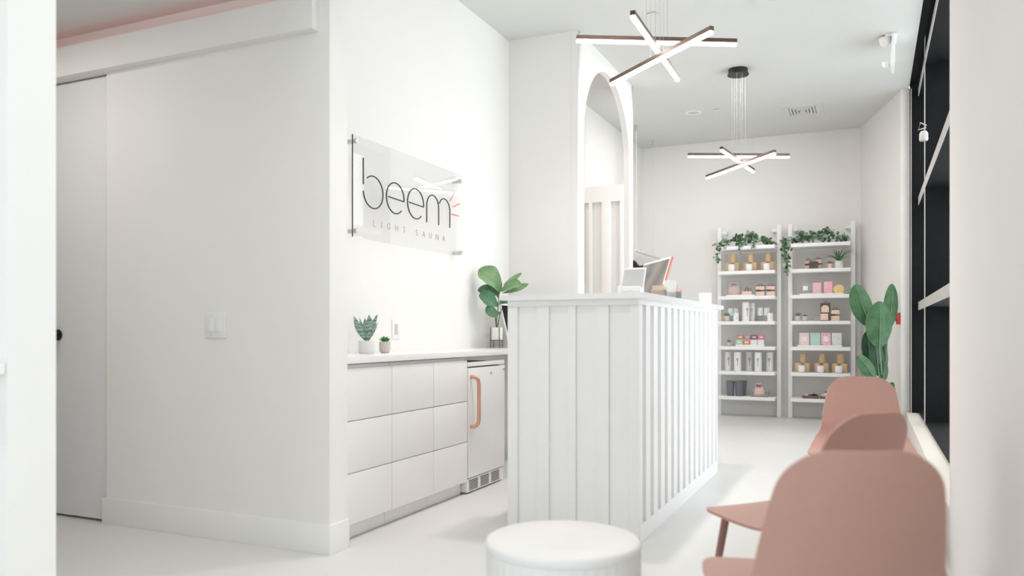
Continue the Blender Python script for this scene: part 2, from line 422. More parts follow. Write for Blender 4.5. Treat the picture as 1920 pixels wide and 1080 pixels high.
# added pink glow strip, hidden on the bulkhead, that tints the ceiling
bm = B(); box(bm, -6.5, -2.5, YP-.04, YP-.02, 2.636, 2.642)
M['pinkglow'] = mat('pink_glow', (255, 190, 180), emit=(255, 96, 80), estr=.5)
tag(obj('added_glow_strip', bm, M['pinkglow']), 'thin added pink glow strip hidden on top of the hallway bulkhead', 'light strip')
bm = B(); box(bm, -4.6, on_y(1150, 350, 8.07).x, 8.06, 8.08, 2.586, 2.592)  # second added glow strip, tints the wall above the panels
tag(obj('added_glow_strip', bm, M['pinkglow']), 'thin added pink glow strip on top of the panelled partition behind the arch', 'light strip')
# hallway door
root = bpy.data.objects.new('door_1', None); C.objects.link(root); struct(root)
bobj('door_slab', M['door'], root, (XD-.945, XD-.004, YP+.012, YP+.055, .014, 2.457), bev=.001)
k = on_y(110, 628, YP+.012)
bm = B(); mt = Matrix.Translation(k) @ Matrix.Rotation(PI/2, 4, 'X')
lathe(bm, [(0, 0), (.030, 0), (.032, .003), (.031, .008), (.012, .010), (.011, .03), (.02, .036), (.026, .045), (.026, .056), (.02, .063), (0, .065)], n=28)
for v in bm.verts: v.co = mt @ v.co
obj('door_handle', bm, M['blackmatte'], root)
bobj('door_gap_shade', M['dark'], root, (XD-.94, XD-.01, YP+.06, YP+.14, 0, .012))  # dark strip that stands in for the shade under the door
# ledge on the near wall
L = on_y(10.5, 690, 1.522)
zt = on_y(8, 682, 1.48).z; zb = on_y(8, 705, 1.48).z
bm = B(); box(bm, L.x-.9, L.x, 1.42, 1.524, zb, zt, bev=.006, seg=3)
tag(obj('wall_ledge', bm, M['quartz']), 'white ledge jutting from the near wall at the left edge of the photo', 'ledge')
# first sits at the visible downlight; the others are added, unseen fill lamps
for i, (x, y, p, spr) in enumerate([(-1.79, 8.93, 8, 3.1), (-1.55, 7.4, 9, 3.1), (-.55, 7.4, 11, 3.1), (-1.3, 4.3, 8.5, 1.75), (-1.3, 5.4, 8, 1.75), (-1.35, 2.3, 8, 1.9), (-3.0, .2, 8, 1.9)]):
    can_and_fill_light('can_and_fill_light', x, y, CZ-.012, p, WARM, spread=spr)
can_and_fill_light('can_and_fill_light', -4.0, 2.2, 2.70, 7, (1, .95, .91), .15, 3.1); can_and_fill_light('can_and_fill_light', -3.4, 7.1, CZ-.012, 12, (1, .88, .83), .3, 3.1)  # added fill for the hallway and the room behind the arch

# ------------------------------------------------------------------ light switch, outlet
def plate(name, label, cat, c, w, h, normal):
    rz = 0 if normal == 'y' else PI/2
    return thing(name, label, cat, c, rz)
p = on_y(405, 609.5, YP)
t = thing('light_switch', 'white double light switch plate on the hallway partition wall', 'light switch', p)
bm = B(); box(bm, -.068, .068, -.007, 0, -.066, .066, bev=.004, seg=3); obj('plate', bm, M['switch'], t)
for sx, tl in ((-.024, .10), (.024, -.02)):
    bm = B(); box(bm, -.0165, .0165, -.006, .004, -.033, .033, bev=.002, mtx=Matrix.Translation((sx, -.007, 0)) @ Matrix.Rotation(-.11-tl*.3, 4, 'X'))
    obj('rocker', bm, M['switch'], t)
for z in (-.05, .05):
    bm = B(); lathe(bm, [(0, 0), (.003, 0), (.003, .001), (0, .0015)], n=10)
    for v in bm.verts: v.co = Matrix.Translation((-.024, -.007, z)) @ Matrix.Rotation(PI/2, 4, 'X') @ v.co
    obj('screw', bm, M['grey'], t)
p = on_x(741.5, 617.5, XW)
t = thing('wall_switch', 'single white wall plate with grey rocker above the worktop under the sign', 'wall plate', p, PI/2)
bm = B(); box(bm, -.044, .044, -.006, 0, -.062, .062, bev=.003, seg=2); obj('plate', bm, M['switch'], t)
bm = B(); box(bm, -.0165, .0165, -.0095, -.004, -.034, .034, bev=.002); obj('rocker', bm, M['grey'], t)

# ------------------------------------------------------------------ acrylic sign
XS = -2.72
def SY(px, py): p = on_x(px, py, XS); return p.y, p.z
y0, zt0 = SY(661, 251); y1, _ = SY(869, 333); zt, zb = 2.190, 1.598
sg = thing('wall_sign', 'clear acrylic wall sign reading beem light sauna with thin black letters', 'sign', (XS, (y0+y1)/2, (zt+zb)/2))
O = Vector((XS, (y0+y1)/2, (zt+zb)/2))
bm = B(); box(bm, -.004, .004, y0-O.y, y1-O.y, zb-O.z, zt-O.z); obj('acrylic_panel', bm, M['acrylic'], sg, smooth=False)
bm = B(); box(bm, -.004, .004, y0-O.y-.002, y0-O.y-.0002, zb-O.z, zt-O.z); obj('panel_edge', bm, M['acredge'], sg)
for px, py in ((666, 264.5), (666, 433), (862, 340), (862, 474)):
    y, z = SY(px, py); bm = B()
    lathe(bm, [(0, XW-XS+.0005), (.013, XW-XS+.0005), (.013, -.005), (.0145, -.005), (.0145, .006), (.0145, .012), (.0125, .015), (0, .015)], n=24)
    for v in bm.verts: v.co = Matrix.Translation((0, y-O.y, z-O.z)) @ Matrix.Rotation(PI/2, 4, 'Y') @ v.co
    obj('standoff', bm, M['steel'], sg)
def cp(cx, cy):
    y, z = SY(640+cx*.24074, 230+cy*.24074); return Vector((.0075, y-O.y, z-O.z))
def stroke(paths, r, m, name='letter', n=8):
    bm = B()
    for p in paths: tube(bm, p, r, n)
    return obj(name, bm, m, sg)
def circ(c, ry, rz, a0, a1, n=40):
    return [Vector((c.x, c.y+ry*math.cos(math.radians(a0+(a1-a0)*i/n)), c.z+rz*math.sin(math.radians(a0+(a1-a0)*i/n)))) for i in range(n+1)]
R1 = .0042
def bowl(l, r, t, b):
    L_, R_, T_, B_ = cp(*l), cp(*r), cp(*t), cp(*b)
    return Vector((.0075, (L_.y+R_.y)/2, (T_.z+B_.z)/2)), (R_.y-L_.y)/2, (T_.z-B_.z)/2
c, ry, rz = bowl((163, 545), (316, 562), (232, 416), (252, 672))
stroke([[cp(163, 275), cp(163, 480)], circ(c, ry, rz, 128, -176)], R1, M['ink'])
for lft, rgt, tp, bt in (((343, 570), (481, 605), (402, 467), (424, 712)), ((508, 605), (634, 645), (566, 515), (584, 752))):
    c, ry, rz = bowl(lft, rgt, tp, bt)
    stroke([circ(c, ry, rz, -4, 312), [Vector((c.x, c.y-ry*.80, c.z-.001)), Vector((c.x, c.y+ry, c.z-rz*.07))]], R1, M['ink'])
# m: two arches
def marc(lx, rx, ytop, lbot, rbot, a0=180):
    Lp, Rp, Tp = cp(lx, ytop), cp(rx, ytop), cp((lx+rx)/2, ytop)
    ry = (Rp.y-Lp.y)/2; c = Vector((.0075, (Lp.y+Rp.y)/2, Tp.z-ry))
    p = circ(c, ry, ry, a0, 0)
    if lbot is not None: p = [Vector((c.x, Lp.y, lbot))]+p
    return p+[Vector((c.x, Rp.y, rbot))]
zbase = cp(658, 776).z
stroke([marc(658, 751, 566, zbase, zbase), marc(751, 838, 594, None, zbase, 152)], R1, M['ink'])
stroke([[cp(838, 610), cp(875, 549)]], R1*.8, M['coral'], 'ray'); stroke([[cp(866, 655), cp(915, 630)]], R1, M['coral'], 'ray'); stroke([[cp(853, 713), cp(908, 728)]], R1, M['coral'], 'ray')
GL = {'L': [[(0, 1), (0, 0), (.75, 0)]], 'I': [[(.3, 1), (.3, 0)]], 'H': [[(0, 1), (0, 0)], [(.8, 1), (.8, 0)], [(0, .5), (.8, .5)]],
      'T': [[(0, 1), (.9, 1)], [(.45, 1), (.45, 0)]], 'A': [[(0, 0), (.45, 1), (.9, 0)], [(.17, .36), (.73, .36)]],
      'N': [[(0, 0), (0, 1), (.8, 0), (.8, 1)]], 'U': [[(0, 1), (0, .35), (.08, .12), (.25, 0), (.5, 0), (.67, .12), (.75, .35), (.75, 1)]],
      'G': [[(.86, .82), (.7, .95), (.5, 1), (.28, .95), (.08, .75), (0, .5), (.08, .25), (.28, .05), (.5, 0), (.75, .06), (.86, .18), (.86, .48), (.5, .48)]],
      'S': [[(.68, .86), (.55, .97), (.36, 1), (.15, .93), (.07, .77), (.14, .6), (.36, .51), (.58, .42), (.68, .25), (.6, .08), (.36, 0), (.14, .04), (.02, .16)]],
      'B': [[(0, 0), (0, 1), (.5, 1), (.66, .88), (.66, .66), (.5, .53), (0, .53)], [(.5, .53), (.72, .4), (.72, .13), (.52, 0), (0, 0)]],
      'Y': [[(0, 1), (.4, .5), (.8, 1)], [(.4, .5), (.4, 0)]], 'E': [[(.7, 1), (0, 1), (0, 0), (.7, 0)], [(0, .53), (.6, .53)]]}
zl0 = cp(243, 808).z; hl = .0375
for ch, cx in zip('LIGHTSAUNA', (243, 300, 352, 415, 472, 574, 626, 680, 732, 782)):
    y = SY(640+cx*.24074, 430)[0]-O.y
    stroke([[Vector((.0065, y+a*hl*.95, zl0+b*hl)) for a, b in p] for p in GL[ch]], .0014, M['inkgrey'], 'letter', 6)

# ------------------------------------------------------------------ cabinets, worktop, fridge
XC = -2.36; XK = -2.345
Yc = [YP+.142, on_x(735, 760, XC).y, on_x(813, 760, XC).y, on_x(876.5, 760, XC).y]
zr = [.085, .342, .603, .868]
names = ['leftmost white drawer cabinet with three flat drawers next to the partition', 'middle white drawer cabinet with three flat drawers under the worktop', 'narrow white drawer cabinet with three flat drawers beside the small fridge']
for i in range(3):
    a, b = Yc[i]+(.0 if i == 0 else .0015), Yc[i+1]-.0015
    t = thing('drawer_cabinet', names[i], 'cabinet', (XW, (a+b)/2, 0), 0, 'drawer cabinets under the worktop')
    ya, yb = a-(a+b)/2, b-(a+b)/2
    bobj('carcass', M['cab'], t, (0.003, XC-XW-.022, ya, yb, .085, .884))
    bobj('toe_kick', M['cab'], t, (0.003, XC-XW-.05, ya, yb, .002, .085))
    for k in range(3):
        bm = B(); box(bm, XC-XW-.021, XC-XW, ya+.001, yb-.001, zr[k]+.002, zr[k+1]-.002, bev=.0012); obj('drawer_front', bm, M['cab'], t)
ZK = .925
bm = B(); box(bm, XW+.001, XK, YP+.141, 6.098, ZK-.035, ZK, bev=.002); wt = tag(obj('worktop', bm, M['quartz']), 'long white quartz worktop running over the drawers and small fridge', 'worktop')
YF0, YF1 = Yc[3]+.004, Yc[3]+.56
fr = thing('mini_fridge', 'white undercounter fridge with copper bar handle and vented base grille', 'fridge', (XW, YF0, 0))
fw = YF1-YF0; xd = XC-XW+.006
bobj('fridge_body', M['blackmatte'], fr, (.02, xd-.045, .002, fw-.002, .02, .845), bev=.004)  # blackened so the gap under the worktop reads as shade
bobj('top_panel', M['fridge'], fr, (xd-.044, xd-.004, .0, fw, .823, .852), bev=.003)
fdoor = bobj('door', M['fridge'], fr, (xd-.042, xd, .0, fw, .105, .815), bev=.006)
gr = bobj('base_grille', M['white'], fr, (xd-.07, xd-.012, .0, fw, .012, .098), bev=.002)
bm = B()
for k in range(3):
    for j in range(7):
        yy = .03+k*.165; box(bm, xd-.0125, xd-.0105, yy, yy+.125, .022+j*.0098, .027+j*.0098)
obj('vent_slot', bm, M['slot'], gr)
hy = .02; hp = []
z0, z1 = on_x(884, 799, XC).z, on_x(884, 706, XC).z
def hpath(): 
    xo = xd+.045; yb = .035
    pts = [Vector((xd-.001, yb-.02, z1))]
    for i in range(9):
        a = PI/2*i/8; pts.append(Vector((xd+.012+.033*math.sin(a), yb+.02-.0*i, z1-.033*(1-math.cos(a)))))
    for i in range(9):
        a = PI/2*i/8; pts.append(Vector((xd+.012+.033*math.cos(a), yb+.02, z0+.033*(1-math.sin(a)))))
    pts.append(Vector((xd-.001, yb-.02, z0)))
    return pts
bm = B(); tube(bm, [(xd-.001, .03, z1), (xd+.02, .032, z1), (xd+.036, .04, z1-.006), (xd+.045, .05, z1-.022), (xd+.047, .055, z1-.05), (xd+.047, .055, z0+.05), (xd+.045, .05, z0+.022), (xd+.036, .04, z0+.006), (xd+.02, .032, z0), (xd-.001, .03, z0)], .0125, 16)
hd = obj('handle', bm, M['copper'], fdoor); hd['label'] = 'copper coloured bar handle'
bm = B(); lathe(bm, [(0, 0), (.009, 0), (.009, .004), (.006, .005), (0, .005)], n=18)
lk = on_x(919, 699, XC)
for v in bm.verts: v.co = Matrix.Translation((xd-.0005, lk.y-YF0, lk.z)) @ Matrix.Rotation(PI/2, 4, 'Y') @ v.co
obj('lock', bm, M['steel'], fdoor)
lg = on_x(944, 692, XC)
bm = B(); box(bm, xd-.001, xd+.002, lg.y-YF0-.025, lg.y-YF0+.035, lg.z-.006, lg.z+.006, bev=.001); obj('badge', bm, M['steel'], fdoor)

# ------------------------------------------------------------------ reception desk
X0, X1, Y0, Y1 = -1.755, -1.04, 3.84, 6.06; ZD = 1.215; ZT = 1.243
dk = thing('reception_desk', 'white board and batten reception desk with slatted side and raised ledge top', 'desk', ((X0+X1)/2, (Y0+Y1)/2, 0))
oc = Vector(((X0+X1)/2, (Y0+Y1)/2, 0))
def db(name, m, *bx, bev=0):
    return bobj(name, m, dk, *[(a-oc.x, b-oc.x, c-oc.y, d-oc.y, e, f) for a, b, c, d, e, f in bx], bev=bev)
R = .045
db('front_panel', M['desk'], (X0, X1-R, Y0+.016, Y0+.07, .0, ZD))
db('side_panel', M['desk'], (X1-R-.05, X1-R, Y0+.07, Y1-.06, 0, ZD))
db('end_panel', M['desk'], (X0, X1-R, Y1-.06, Y1, 0, ZD))
db('work_surface', M['quartz'], (X0, X1-R-.052, Y0+.072, Y1-.062, .985, 1.015))
db('staff_side_panel', M['desk'], (X0+.08, X0+.11, Y0+.072, Y1-.062, 0, .983))
def fx(px): return on_y(px, 700, Y0).x
zrail = on_y(1080, 573, Y0).z
fz0 = .12
# front frame: top rail, base rail, battens
db('top_rail', M['desk'], (X0, X1-.001, Y0, Y0+.0155, zrail, ZD))
gaps = [(970, 1006), (1029, 1065), (1079, 1116), (1141, 1181)]
ed = [X0]+[fx(p) for g in gaps for p in g]+[X1-.001]
for a, b in zip(ed[::2], ed[1::2]): db('batten', M['desk'], (a, b, Y0, Y0+.0155, 0, zrail-.0002), bev=.0015)
# slatted side
sg_ = [(750, 790), (813, 868), (906, 958), (980, 1028), (1060, 1106), (1128, 1168), (1200, 1240), (1255, 1291), (1320, 1356), (1370, 1402), (1426, 1456), (1472, 1500), (1520, 1546), (1562, 1588)]
cen = [on_x(1080+(a+b)/12, 600, X1).y for a, b in sg_]
n = 14; k0, k1 = cen[0], cen[-1]
st = (k1-k0)/(n-1)
gz0 = .085; gz1 = on_x(1210, 572, X1).z
db('side_top_rail', M['desk'], (X1-R+.0002, X1, Y0+.016, Y1, gz1, ZD))
db('side_base_rail', M['desk'], (X1-R+.0002, X1, Y0+.016, Y1, 0, gz0))
gw = st*.44
es = [Y0+.016]+[v for i in range(n) for v in (k0+i*st-gw/2, k0+i*st+gw/2)]+[Y1]
for a, b in zip(es[::2], es[1::2]): db('slat', M['desk'], (X1-R+.0002, X1, a, b, gz0+.0002, gz1-.0002), bev=.0015)
OV = .04
db('ledge_top', M['quartz'], (X0-.03, X1+OV, Y0-.03, Y0+.30, ZD, ZT), (X1-.12, X1+OV, Y0+.30, Y1+.03, ZD, ZT), (X0-.03, X1-.12, Y1-.12, Y1+.03, ZD, ZT))

# things on the desk
def tilt(loc, rz, rx): return Matrix.Translation(loc) @ Matrix.Rotation(rz, 4, 'Z') @ Matrix.Rotation(rx, 4, 'X')
# tablet in a stand
p = at_d(1184, 540, 4.12); 
t = thing('tablet_stand', 'white tablet propped in a white stand at the desk front corner', 'tablet', (p.x, p.y, ZT+.001), ANG-.5)
bm = B(); box(bm, -.062, .062, -.0045, .0045, 0, .118, bev=.0035, seg=2, mtx=tilt((.004, 0, .030), 0, -.38)); tb = obj('tablet', bm, M['white'], t)
bm = B(); box(bm, -.056, .056, -.0052, -.0044, .008, .107, mtx=tilt((.004, 0, .030), 0, -.38)); obj('screen', bm, M['tablet'], tb)
bm = B(); box(bm, -.058, .052, -.012, .05, .012, .042, bev=.006, seg=3); box(bm, -.072, -.045, -.018, .03, 0, .045, bev=.006, seg=3); box(bm, -.05, .055, -.012, .05, 0, .013, bev=.003)
obj('stand', bm, M['white'], t)
bm = B(); lathe(bm, [(0, 0), (.009, 0), (.009, .006), (.006, .008), (0, .008)], n=20)
for v in bm.verts: v.co = Matrix.Translation((-.008, -.012, .024)) @ Matrix.Rotation(PI/2, 4, 'X') @ v.co
obj('knob', bm, M['white'], t)
# coral all-in-one display, standing on the lower work surface
TR = at_d(1259.5, 480.5, 5.0); TL = at_d(1208.5, 494.5, 5.56)
mid = (TR+TL)/2; wd = (Vector((TR.x, TR.y, 0))-Vector((TL.x, TL.y, 0))).length
rz = math.atan2(TL.y-TR.y, TL.x-TR.x)   # local +x runs from the near edge to the far one
zt_ = (TR.z+TL.z)/2
lean = math.radians(17); hh = .36
nrm = Vector((math.sin(rz), -math.cos(rz), 0))
base = Vector((mid.x, mid.y, 0)) + nrm*(-.0) 
dm = thing('desktop_computer', 'coral pink all-in-one computer leaning back behind the desk ledge', 'computer', (mid.x, mid.y, 1.016), rz)
# local: x along the screen, +y is the screen side (towards the staff), z up
ht = zt_-1.016
def scr(x0, x1, y0, y1, z0, z1, bev=0):
    bm = B(); box(bm, x0, x1, y0, y1, z0, z1, bev=bev, mtx=Matrix.Translation((0, 0, ht)) @ Matrix.Rotation(-lean, 4, 'X') @ Matrix.Scale(1, 4)); return bm
side = 1 if nrm.dot(Vector((-1, -.4, 0))) < 0 else -1
def sbx(x0, x1, a, b, z0, z1, bev=0):
    bm = B(); y0, y1 = sorted((a*side, b*side))
    box(bm, x0, x1, y0, y1, z0, z1, bev=bev, mtx=Matrix.Translation((0, 0, ht)) @ Matrix.Rotation(lean*side, 4, 'X')); return bm
obj('casing', sbx(-wd/2, wd/2, -.014, 0, -hh, 0, .003), M['orange'], dm)
obj('bezel', sbx(-wd/2+.001, wd/2-.001, .0, .003, -hh+.001, -.001), M['white'], dm)
obj('screen', sbx(-wd/2+.014, wd/2-.014, .003, .0045, -hh+.03, -.016), M['screen'], dm)
bm = B(); cy = -side*.10
tube(bm, [(0, -side*(.02), ht-.2), (0, -side*.01, ht-.3), (0, side*.0, .006)], [.02, .02, .02], 4); box(bm, -.09, .09, min(-side*.08, side*.08), max(-side*.08, side*.08), 0, .006)
obj('stand', bm, M['blackmatte'], dm)
# clear holders with cards and brochures
p = on_x(1235, 552, -1.065)
t = thing('card_holder', 'clear card holder filled with kraft paper cards on the desk ledge', 'card holder', (p.x, p.y, ZT+.001), .1)
def holder(t, w, d, h):
    bm = B()
    for b in ((-w/2, w/2, -d/2, d/2, 0, .003), (-w/2, w/2, -d/2, -d/2+.002, .003, h*.6), (-w/2, w/2, d/2-.002, d/2, .003, h), (-w/2, -w/2+.002, -d/2+.002, d/2-.002, .003, h*.7), (w/2-.002, w/2, -d/2+.002, d/2-.002, .003, h*.7)): box(bm, *b)
    obj('tray', bm, M['clear'], t, smooth=False)
holder(t, .075, .11, .055)
for i in range(7):
    a = -.04+i*.012; bm = B(); box(bm, -.03, .03, -.0012, .0012, .004, .055+.008*math.sin(i*1.1), bev=.001, mtx=Matrix.Translation((0, a, 0)) @ Matrix.Rotation(.12-.05*i, 4, 'X') @ Matrix.Rotation(.08*(i % 3-1), 4, 'Z'))
    obj('card', bm, M['kraft'] if i != 5 else M['paper'], t)
p = on_x(1260, 557, -1.065)
t = thing('brochure_holder', 'clear holder with white and pink brochures behind the kraft cards', 'brochure holder', (p.x, p.y, ZT+.001), 0)
holder(t, .08, .15, .06)
for i, (m, y, h_, rx) in enumerate([('paper', -.062, .105, .1), ('paper', -.045, .098, -.05), ('pinkpaper', -.02, .085, .1), ('pinkpaper', .0, .08, -.1), ('pinkpaper', .025, .085, .15), ('pinkpaper', .05, .07, -.12)]):
    bm = B(); box(bm, -.034, .034, -.0015, .0015, .004, h_, bev=.001, mtx=Matrix.Translation((0, y, 0)) @ Matrix.Rotation(rx, 4, 'X') @ Matrix.Rotation(.1*(i % 3-1), 4, 'Z')); obj('brochure', bm, M[m], t)
p = on_x(1322, 568, -1.07)
t = thing('candle_jar', 'white candle jar standing alone at the far end of the desk ledge', 'candle', (p.x, p.y, ZT+.001))
bm = B(); lathe(bm, [(0, 0), (.040, 0), (.044, .004), (.0445, .078), (.043, .081), (.041, .08), (.041, .07), (0, .07)], n=36); obj('jar', bm, M['candle'], t)
bm = B(); lathe(bm, [(0, .0702), (.040, .0702), (.040, .073), (0, .073)], n=30); obj('wax', bm, M['wax'], t)

# ------------------------------------------------------------------ pendants
def pendant(label, bars, ctr, group):
    t = thing('pendant_light', label, 'pendant light', (ctr.x, ctr.y, CZ), 0, group)
    bm = B(); lathe(bm, [(0, 0), (.088, 0), (.088, -.045), (.097, -.047), (.097, -.055), (0, -.055)], n=40); obj('canopy', bm, M['blackmatte'], t)
    for i, (a, b) in enumerate(bars):
        a = a-Vector((ctr.x, ctr.y, CZ)); b = b-Vector((ctr.x, ctr.y, CZ)); c = (a+b)/2; L_ = (b-a).length
        ax = (b-a).normalized(); s = Vector((0, 0, 1)).cross(ax).normalized(); up = ax.cross(s)
        mt = Matrix((ax.to_4d(), s.to_4d(), up.to_4d(), Vector((0, 0, 0, 1)))).transposed(); mt = Matrix.Translation(c) @ Matrix([[ax.x, s.x, up.x, 0], [ax.y, s.y, up.y, 0], [ax.z, s.z, up.z, 0], [0, 0, 0, 1]])
        bm = B(); box(bm, -L_/2, L_/2, -.013, .013, 0, .024, mtx=mt); bo = obj('light_bar', bm, M['lampbody'], t)
        bm = B(); box(bm, -L_/2, L_/2, -.0128, .0128, -.018, -.0002, bev=.006, seg=3, mtx=mt); obj('diffuser', bm, M['lamp'], bo)
        for q in (-.065, .065):
            e = c+ax*(q)+Vector((0, 0, .024)); f = Vector((e.x, e.y, 0))
            if f.length > .085: f = f.normalized()*.085
            bm = B(); tube(bm, [(f.x, f.y, -.055), e], .0011, 5, False); obj('suspension_wire', bm, M['wire'], t)
    return t
def barz(p, q, z):
    return on_z(p[0], p[1], z), on_z(q[0], q[1], z)
b1 = [barz((1081, 74), (1381, 81), 2.80), barz((1186, 28), (1271, 148), 2.715), barz((1146, 156), (1335, 57), 2.66)]
b2 = [barz((1290, 292), (1480, 293), 2.70), barz((1352.5, 280), (1413, 321), 2.635), barz((1325, 333), (1453, 286), 2.595)]
def cen_(bs): 
    s = Vector((0, 0, 0))
    for a, b in bs: s += a+b
    return s/(2*len(bs))
c1 = cen_(b1); c2 = on_z(1384, 130, CZ)
pendant('larger nearer pendant of three crossed light bars above the desk front', b1, Vector((c1.x, c1.y, 0)), 'crossed bar pendants')
pendant('smaller farther pendant of three crossed light bars under a round black canopy', b2, Vector((c2.x, c2.y, 0)), 'crossed bar pendants')

# ------------------------------------------------------------------ ceiling fittings
def downlight(px, py, r, label):
    p = on_z(px, py, CZ); t = thing('downlight', label, 'downlight', (p.x, p.y, CZ))
    bm = B(); lathe(bm, [(r, 0), (r, -.004), (r*.78, -.006), (r*.72, -.002), (r*.72, 0)], n=36); obj('trim_ring', bm, M['white'], t)
    bm = B(); lathe(bm, [(0, -.001), (r*.71, -.001), (r*.71, -.0025), (0, -.0025)], n=30); obj('reflector', bm, M['grey'], t)
downlight(1300, 211, .085, 'round recessed downlight in the far ceiling left of the black canopy')
def sprinkler(px, py, r, label):
    p = on_z(px, py, CZ); t = thing('sprinkler_cover', label, 'sprinkler', (p.x, p.y, CZ), 0, 'sprinkler covers')
    bm = B(); lathe(bm, [(0, -.007), (r, -.007), (r, -.004), (0, -.004)], n=32); obj('cover_disc', bm, M['ceil'], t)
    bm = B(); lathe(bm, [(0, -.004), (r*.8, -.004), (r*.8, 0), (0, 0)], n=24); obj('collar', bm, M['slot'], t)
sprinkler(1343, 206, .045, 'small white sprinkler cover disc on the far ceiling beside the downlight')
sprinkler(1224, 26, .042, 'small white sprinkler cover disc above the nearer pendant')
def diffuser(x0, x1, y0, y1, label, inner=.62):
    cx, cy = (x0+x1)/2, (y0+y1)/2; t = thing('air_vent', label, 'air vent', (cx, cy, CZ), 0, 'square ceiling air vents')
    hx, hy = (x1-x0)/2, (y1-y0)/2
    bm = B()
    def ring(o, i, z0, z1):
        for b in ((-hx*o, hx*o, -hy*o, -hy*i), (-hx*o, hx*o, hy*i, hy*o), (-hx*o, -hx*i, -hy*i, hy*i), (hx*i, hx*o, -hy*i, hy*i)): box(bm, *b, z0, z1)
    ring(1, .66, -.008, 0); obj('face_frame', bm, M['ceil'], t)
    bm = B()
    for o in (.62, .46, .30): ring(o, o-.09, -.016+.008*o, -.002)
    box(bm, -hx*.13, hx*.13, -hy*.13, hy*.13, -.016, -.002); obj('louver', bm, M['ceil'], t)
    bm = B(); box(bm, -hx*.65, hx*.65, -hy*.65, hy*.65, -.0015, -.0005); obj('throat', bm, M['throat'], t)
v = on_z(1505, 207, CZ); diffuser(v.x-.21, v.x+.21, v.y-.26, v.y+.26, 'square louvred air vent in the ceiling above the shelves')
v = on_z(1418, 13, CZ); diffuser(v.x, v.x+.6, v.y-.6, v.y, 'square air vent cut off by the top edge of the photo')
# exit sign seen edge on
p = on_z(1674, 71, CZ)
t = thing('exit_sign', 'white ceiling exit sign seen edge-on with round emergency lamp heads', 'exit sign', (p.x, p.y, CZ))
bm = B(); box(bm, -.012, .012, -.16, .16, -.25, -.012, bev=.004); obj('sign_plate', bm, M['white'], t)
bm = B(); box(bm, -.06, .03, -.12, .12, -.014, 0, bev=.003); obj('ceiling_mount', bm, M['white'], t)
bm = B(); lathe(bm, [(0, -.09), (.02, -.085), (.04, -.06), (.047, -.03), (.047, -.012), (0, -.012)], n=24, c=(-.06, -.06, 0)); obj('lamp_head', bm, M['white'], t)
bm = B(); lathe(bm, [(0, -.225), (.02, -.22), (.03, -.2), (.03, -.18), (0, -.175)], n=24, c=(-.05, .06, 0)); obj('lamp_head', bm, M['white'], t)
M['redled'] = mat('red_led', (255, 120, 110), emit=(255, 70, 50), estr=5)
bm = B(); box(bm, -.064, -.0605, .02, .1, -.012, -.003); obj('indicator', bm, M['redled'], t)
# swivel lamp on the mullion
p = on_x(1727, 243, .40)
t = thing('swivel_spotlight', 'small white swivel-arm spotlight fixed to the black window frame', 'spotlight', p)
bm = B(); tube(bm, [(.04, .0, .03), (-.005, 0, .06), (-.02, 0, .0), (.038, 0, .012)], .007, 8); obj('arm', bm, M['edge'], t)
bm = B(); lathe(bm, [(0, 0), (.022, .0), (.034, -.02), (.036, -.07), (.03, -.085), (0, -.085)], n=20, c=(.02, 0, -.015)); obj('lamp_head', bm, M['edge'], t)
# red alarm box
p = on_x(1685, 598, .27)
bm = B(); bx_ = at_d(1684, 598, 8.28)
box(bm, -.03, .03, -.02, .02, -.06, .06, bev=.004); box(bm, -.02, .02, -.026, -.019, -.03, .01, bev=.002)
o = obj('fire_alarm', bm, M['red'], None, (.264, 8.985, bx_.z)); o.rotation_euler = (0, 0, -1.45); tag(o, 'small red fire alarm box on the corner beside the window', 'fire alarm')

# ------------------------------------------------------------------ clothes rail, shelf and black clothes in the recess
ra, rb = on_x(1193, 237, -2.53), on_x(1225, 265, -2.53)
t = thing('clothes_rail', 'white clothes rail hung on two thin rods in the left recess', 'clothes rail', (-2.53, (ra.y+rb.y)/2, 0))
yc_ = (ra.y+rb.y)/2; zr_ = on_x(1190, 469, -2.53).z
bm = B(); tube(bm, [(0, ra.y-yc_-.06, zr_), (0, 10.36-yc_, zr_)], .016, 14); obj('rail', bm, M['rail'], t)
for yy in (ra.y, rb.y):
    bm = B(); tube(bm, [(0, yy-yc_, zr_), (0, yy-yc_, CZ-.03)], .004, 8); obj('rod', bm, M['rail'], t)
    bm = B(); lathe(bm, [(0, CZ-.07), (.02, CZ-.07), (.02, CZ), (0, CZ)], n=16, c=(0, yy-yc_, 0)); obj('ceiling_cap', bm, M['grey'], t)
def hanger():
    bm = B()
    tube(bm, [(0, 0, .018)]+[(.018*math.sin(a), 0, .018*math.cos(a)) for a in [i*.35 for i in range(1, 7)]]+[(0, 0, -.05)], .0022, 6)
    tube(bm, [(0, 0, -.05), (-.2, 0, -.14), (.2, 0, -.14), (0, 0, -.05)], .003, 6); return bm
hb = obj('clothes_hanger', hanger(), M['rail'])
for i in range(9):
    o = hb if i == 0 else hb.copy()
    if i: C.objects.link(o)
    o.location = (-2.53, 9.42+i*.085, zr_); o.rotation_euler = (0, 0, .12*((i*7) % 5-2)/2)
    tag(o, 'white wire clothes hanger hanging from the white clothes rail', 'hanger', 'empty hangers on the clothes rail')
zs_ = on_y(1195, 502, 9.2).z
t = thing('wall_shelf', 'pale wooden shelf with black bracket below the clothes rail', 'shelf', (-2.79, 9.2, zs_))
bm = B(); box(bm, .002, .37, 0, .8, -.022, 0, bev=.002); obj('board', bm, M['oak'], t)
bm = B(); box(bm, .002, .36, .02, .78, -.05, -.0225); obj('bracket', bm, M['blackmatte'], t)
bm = B()   # folded, slumped black garment
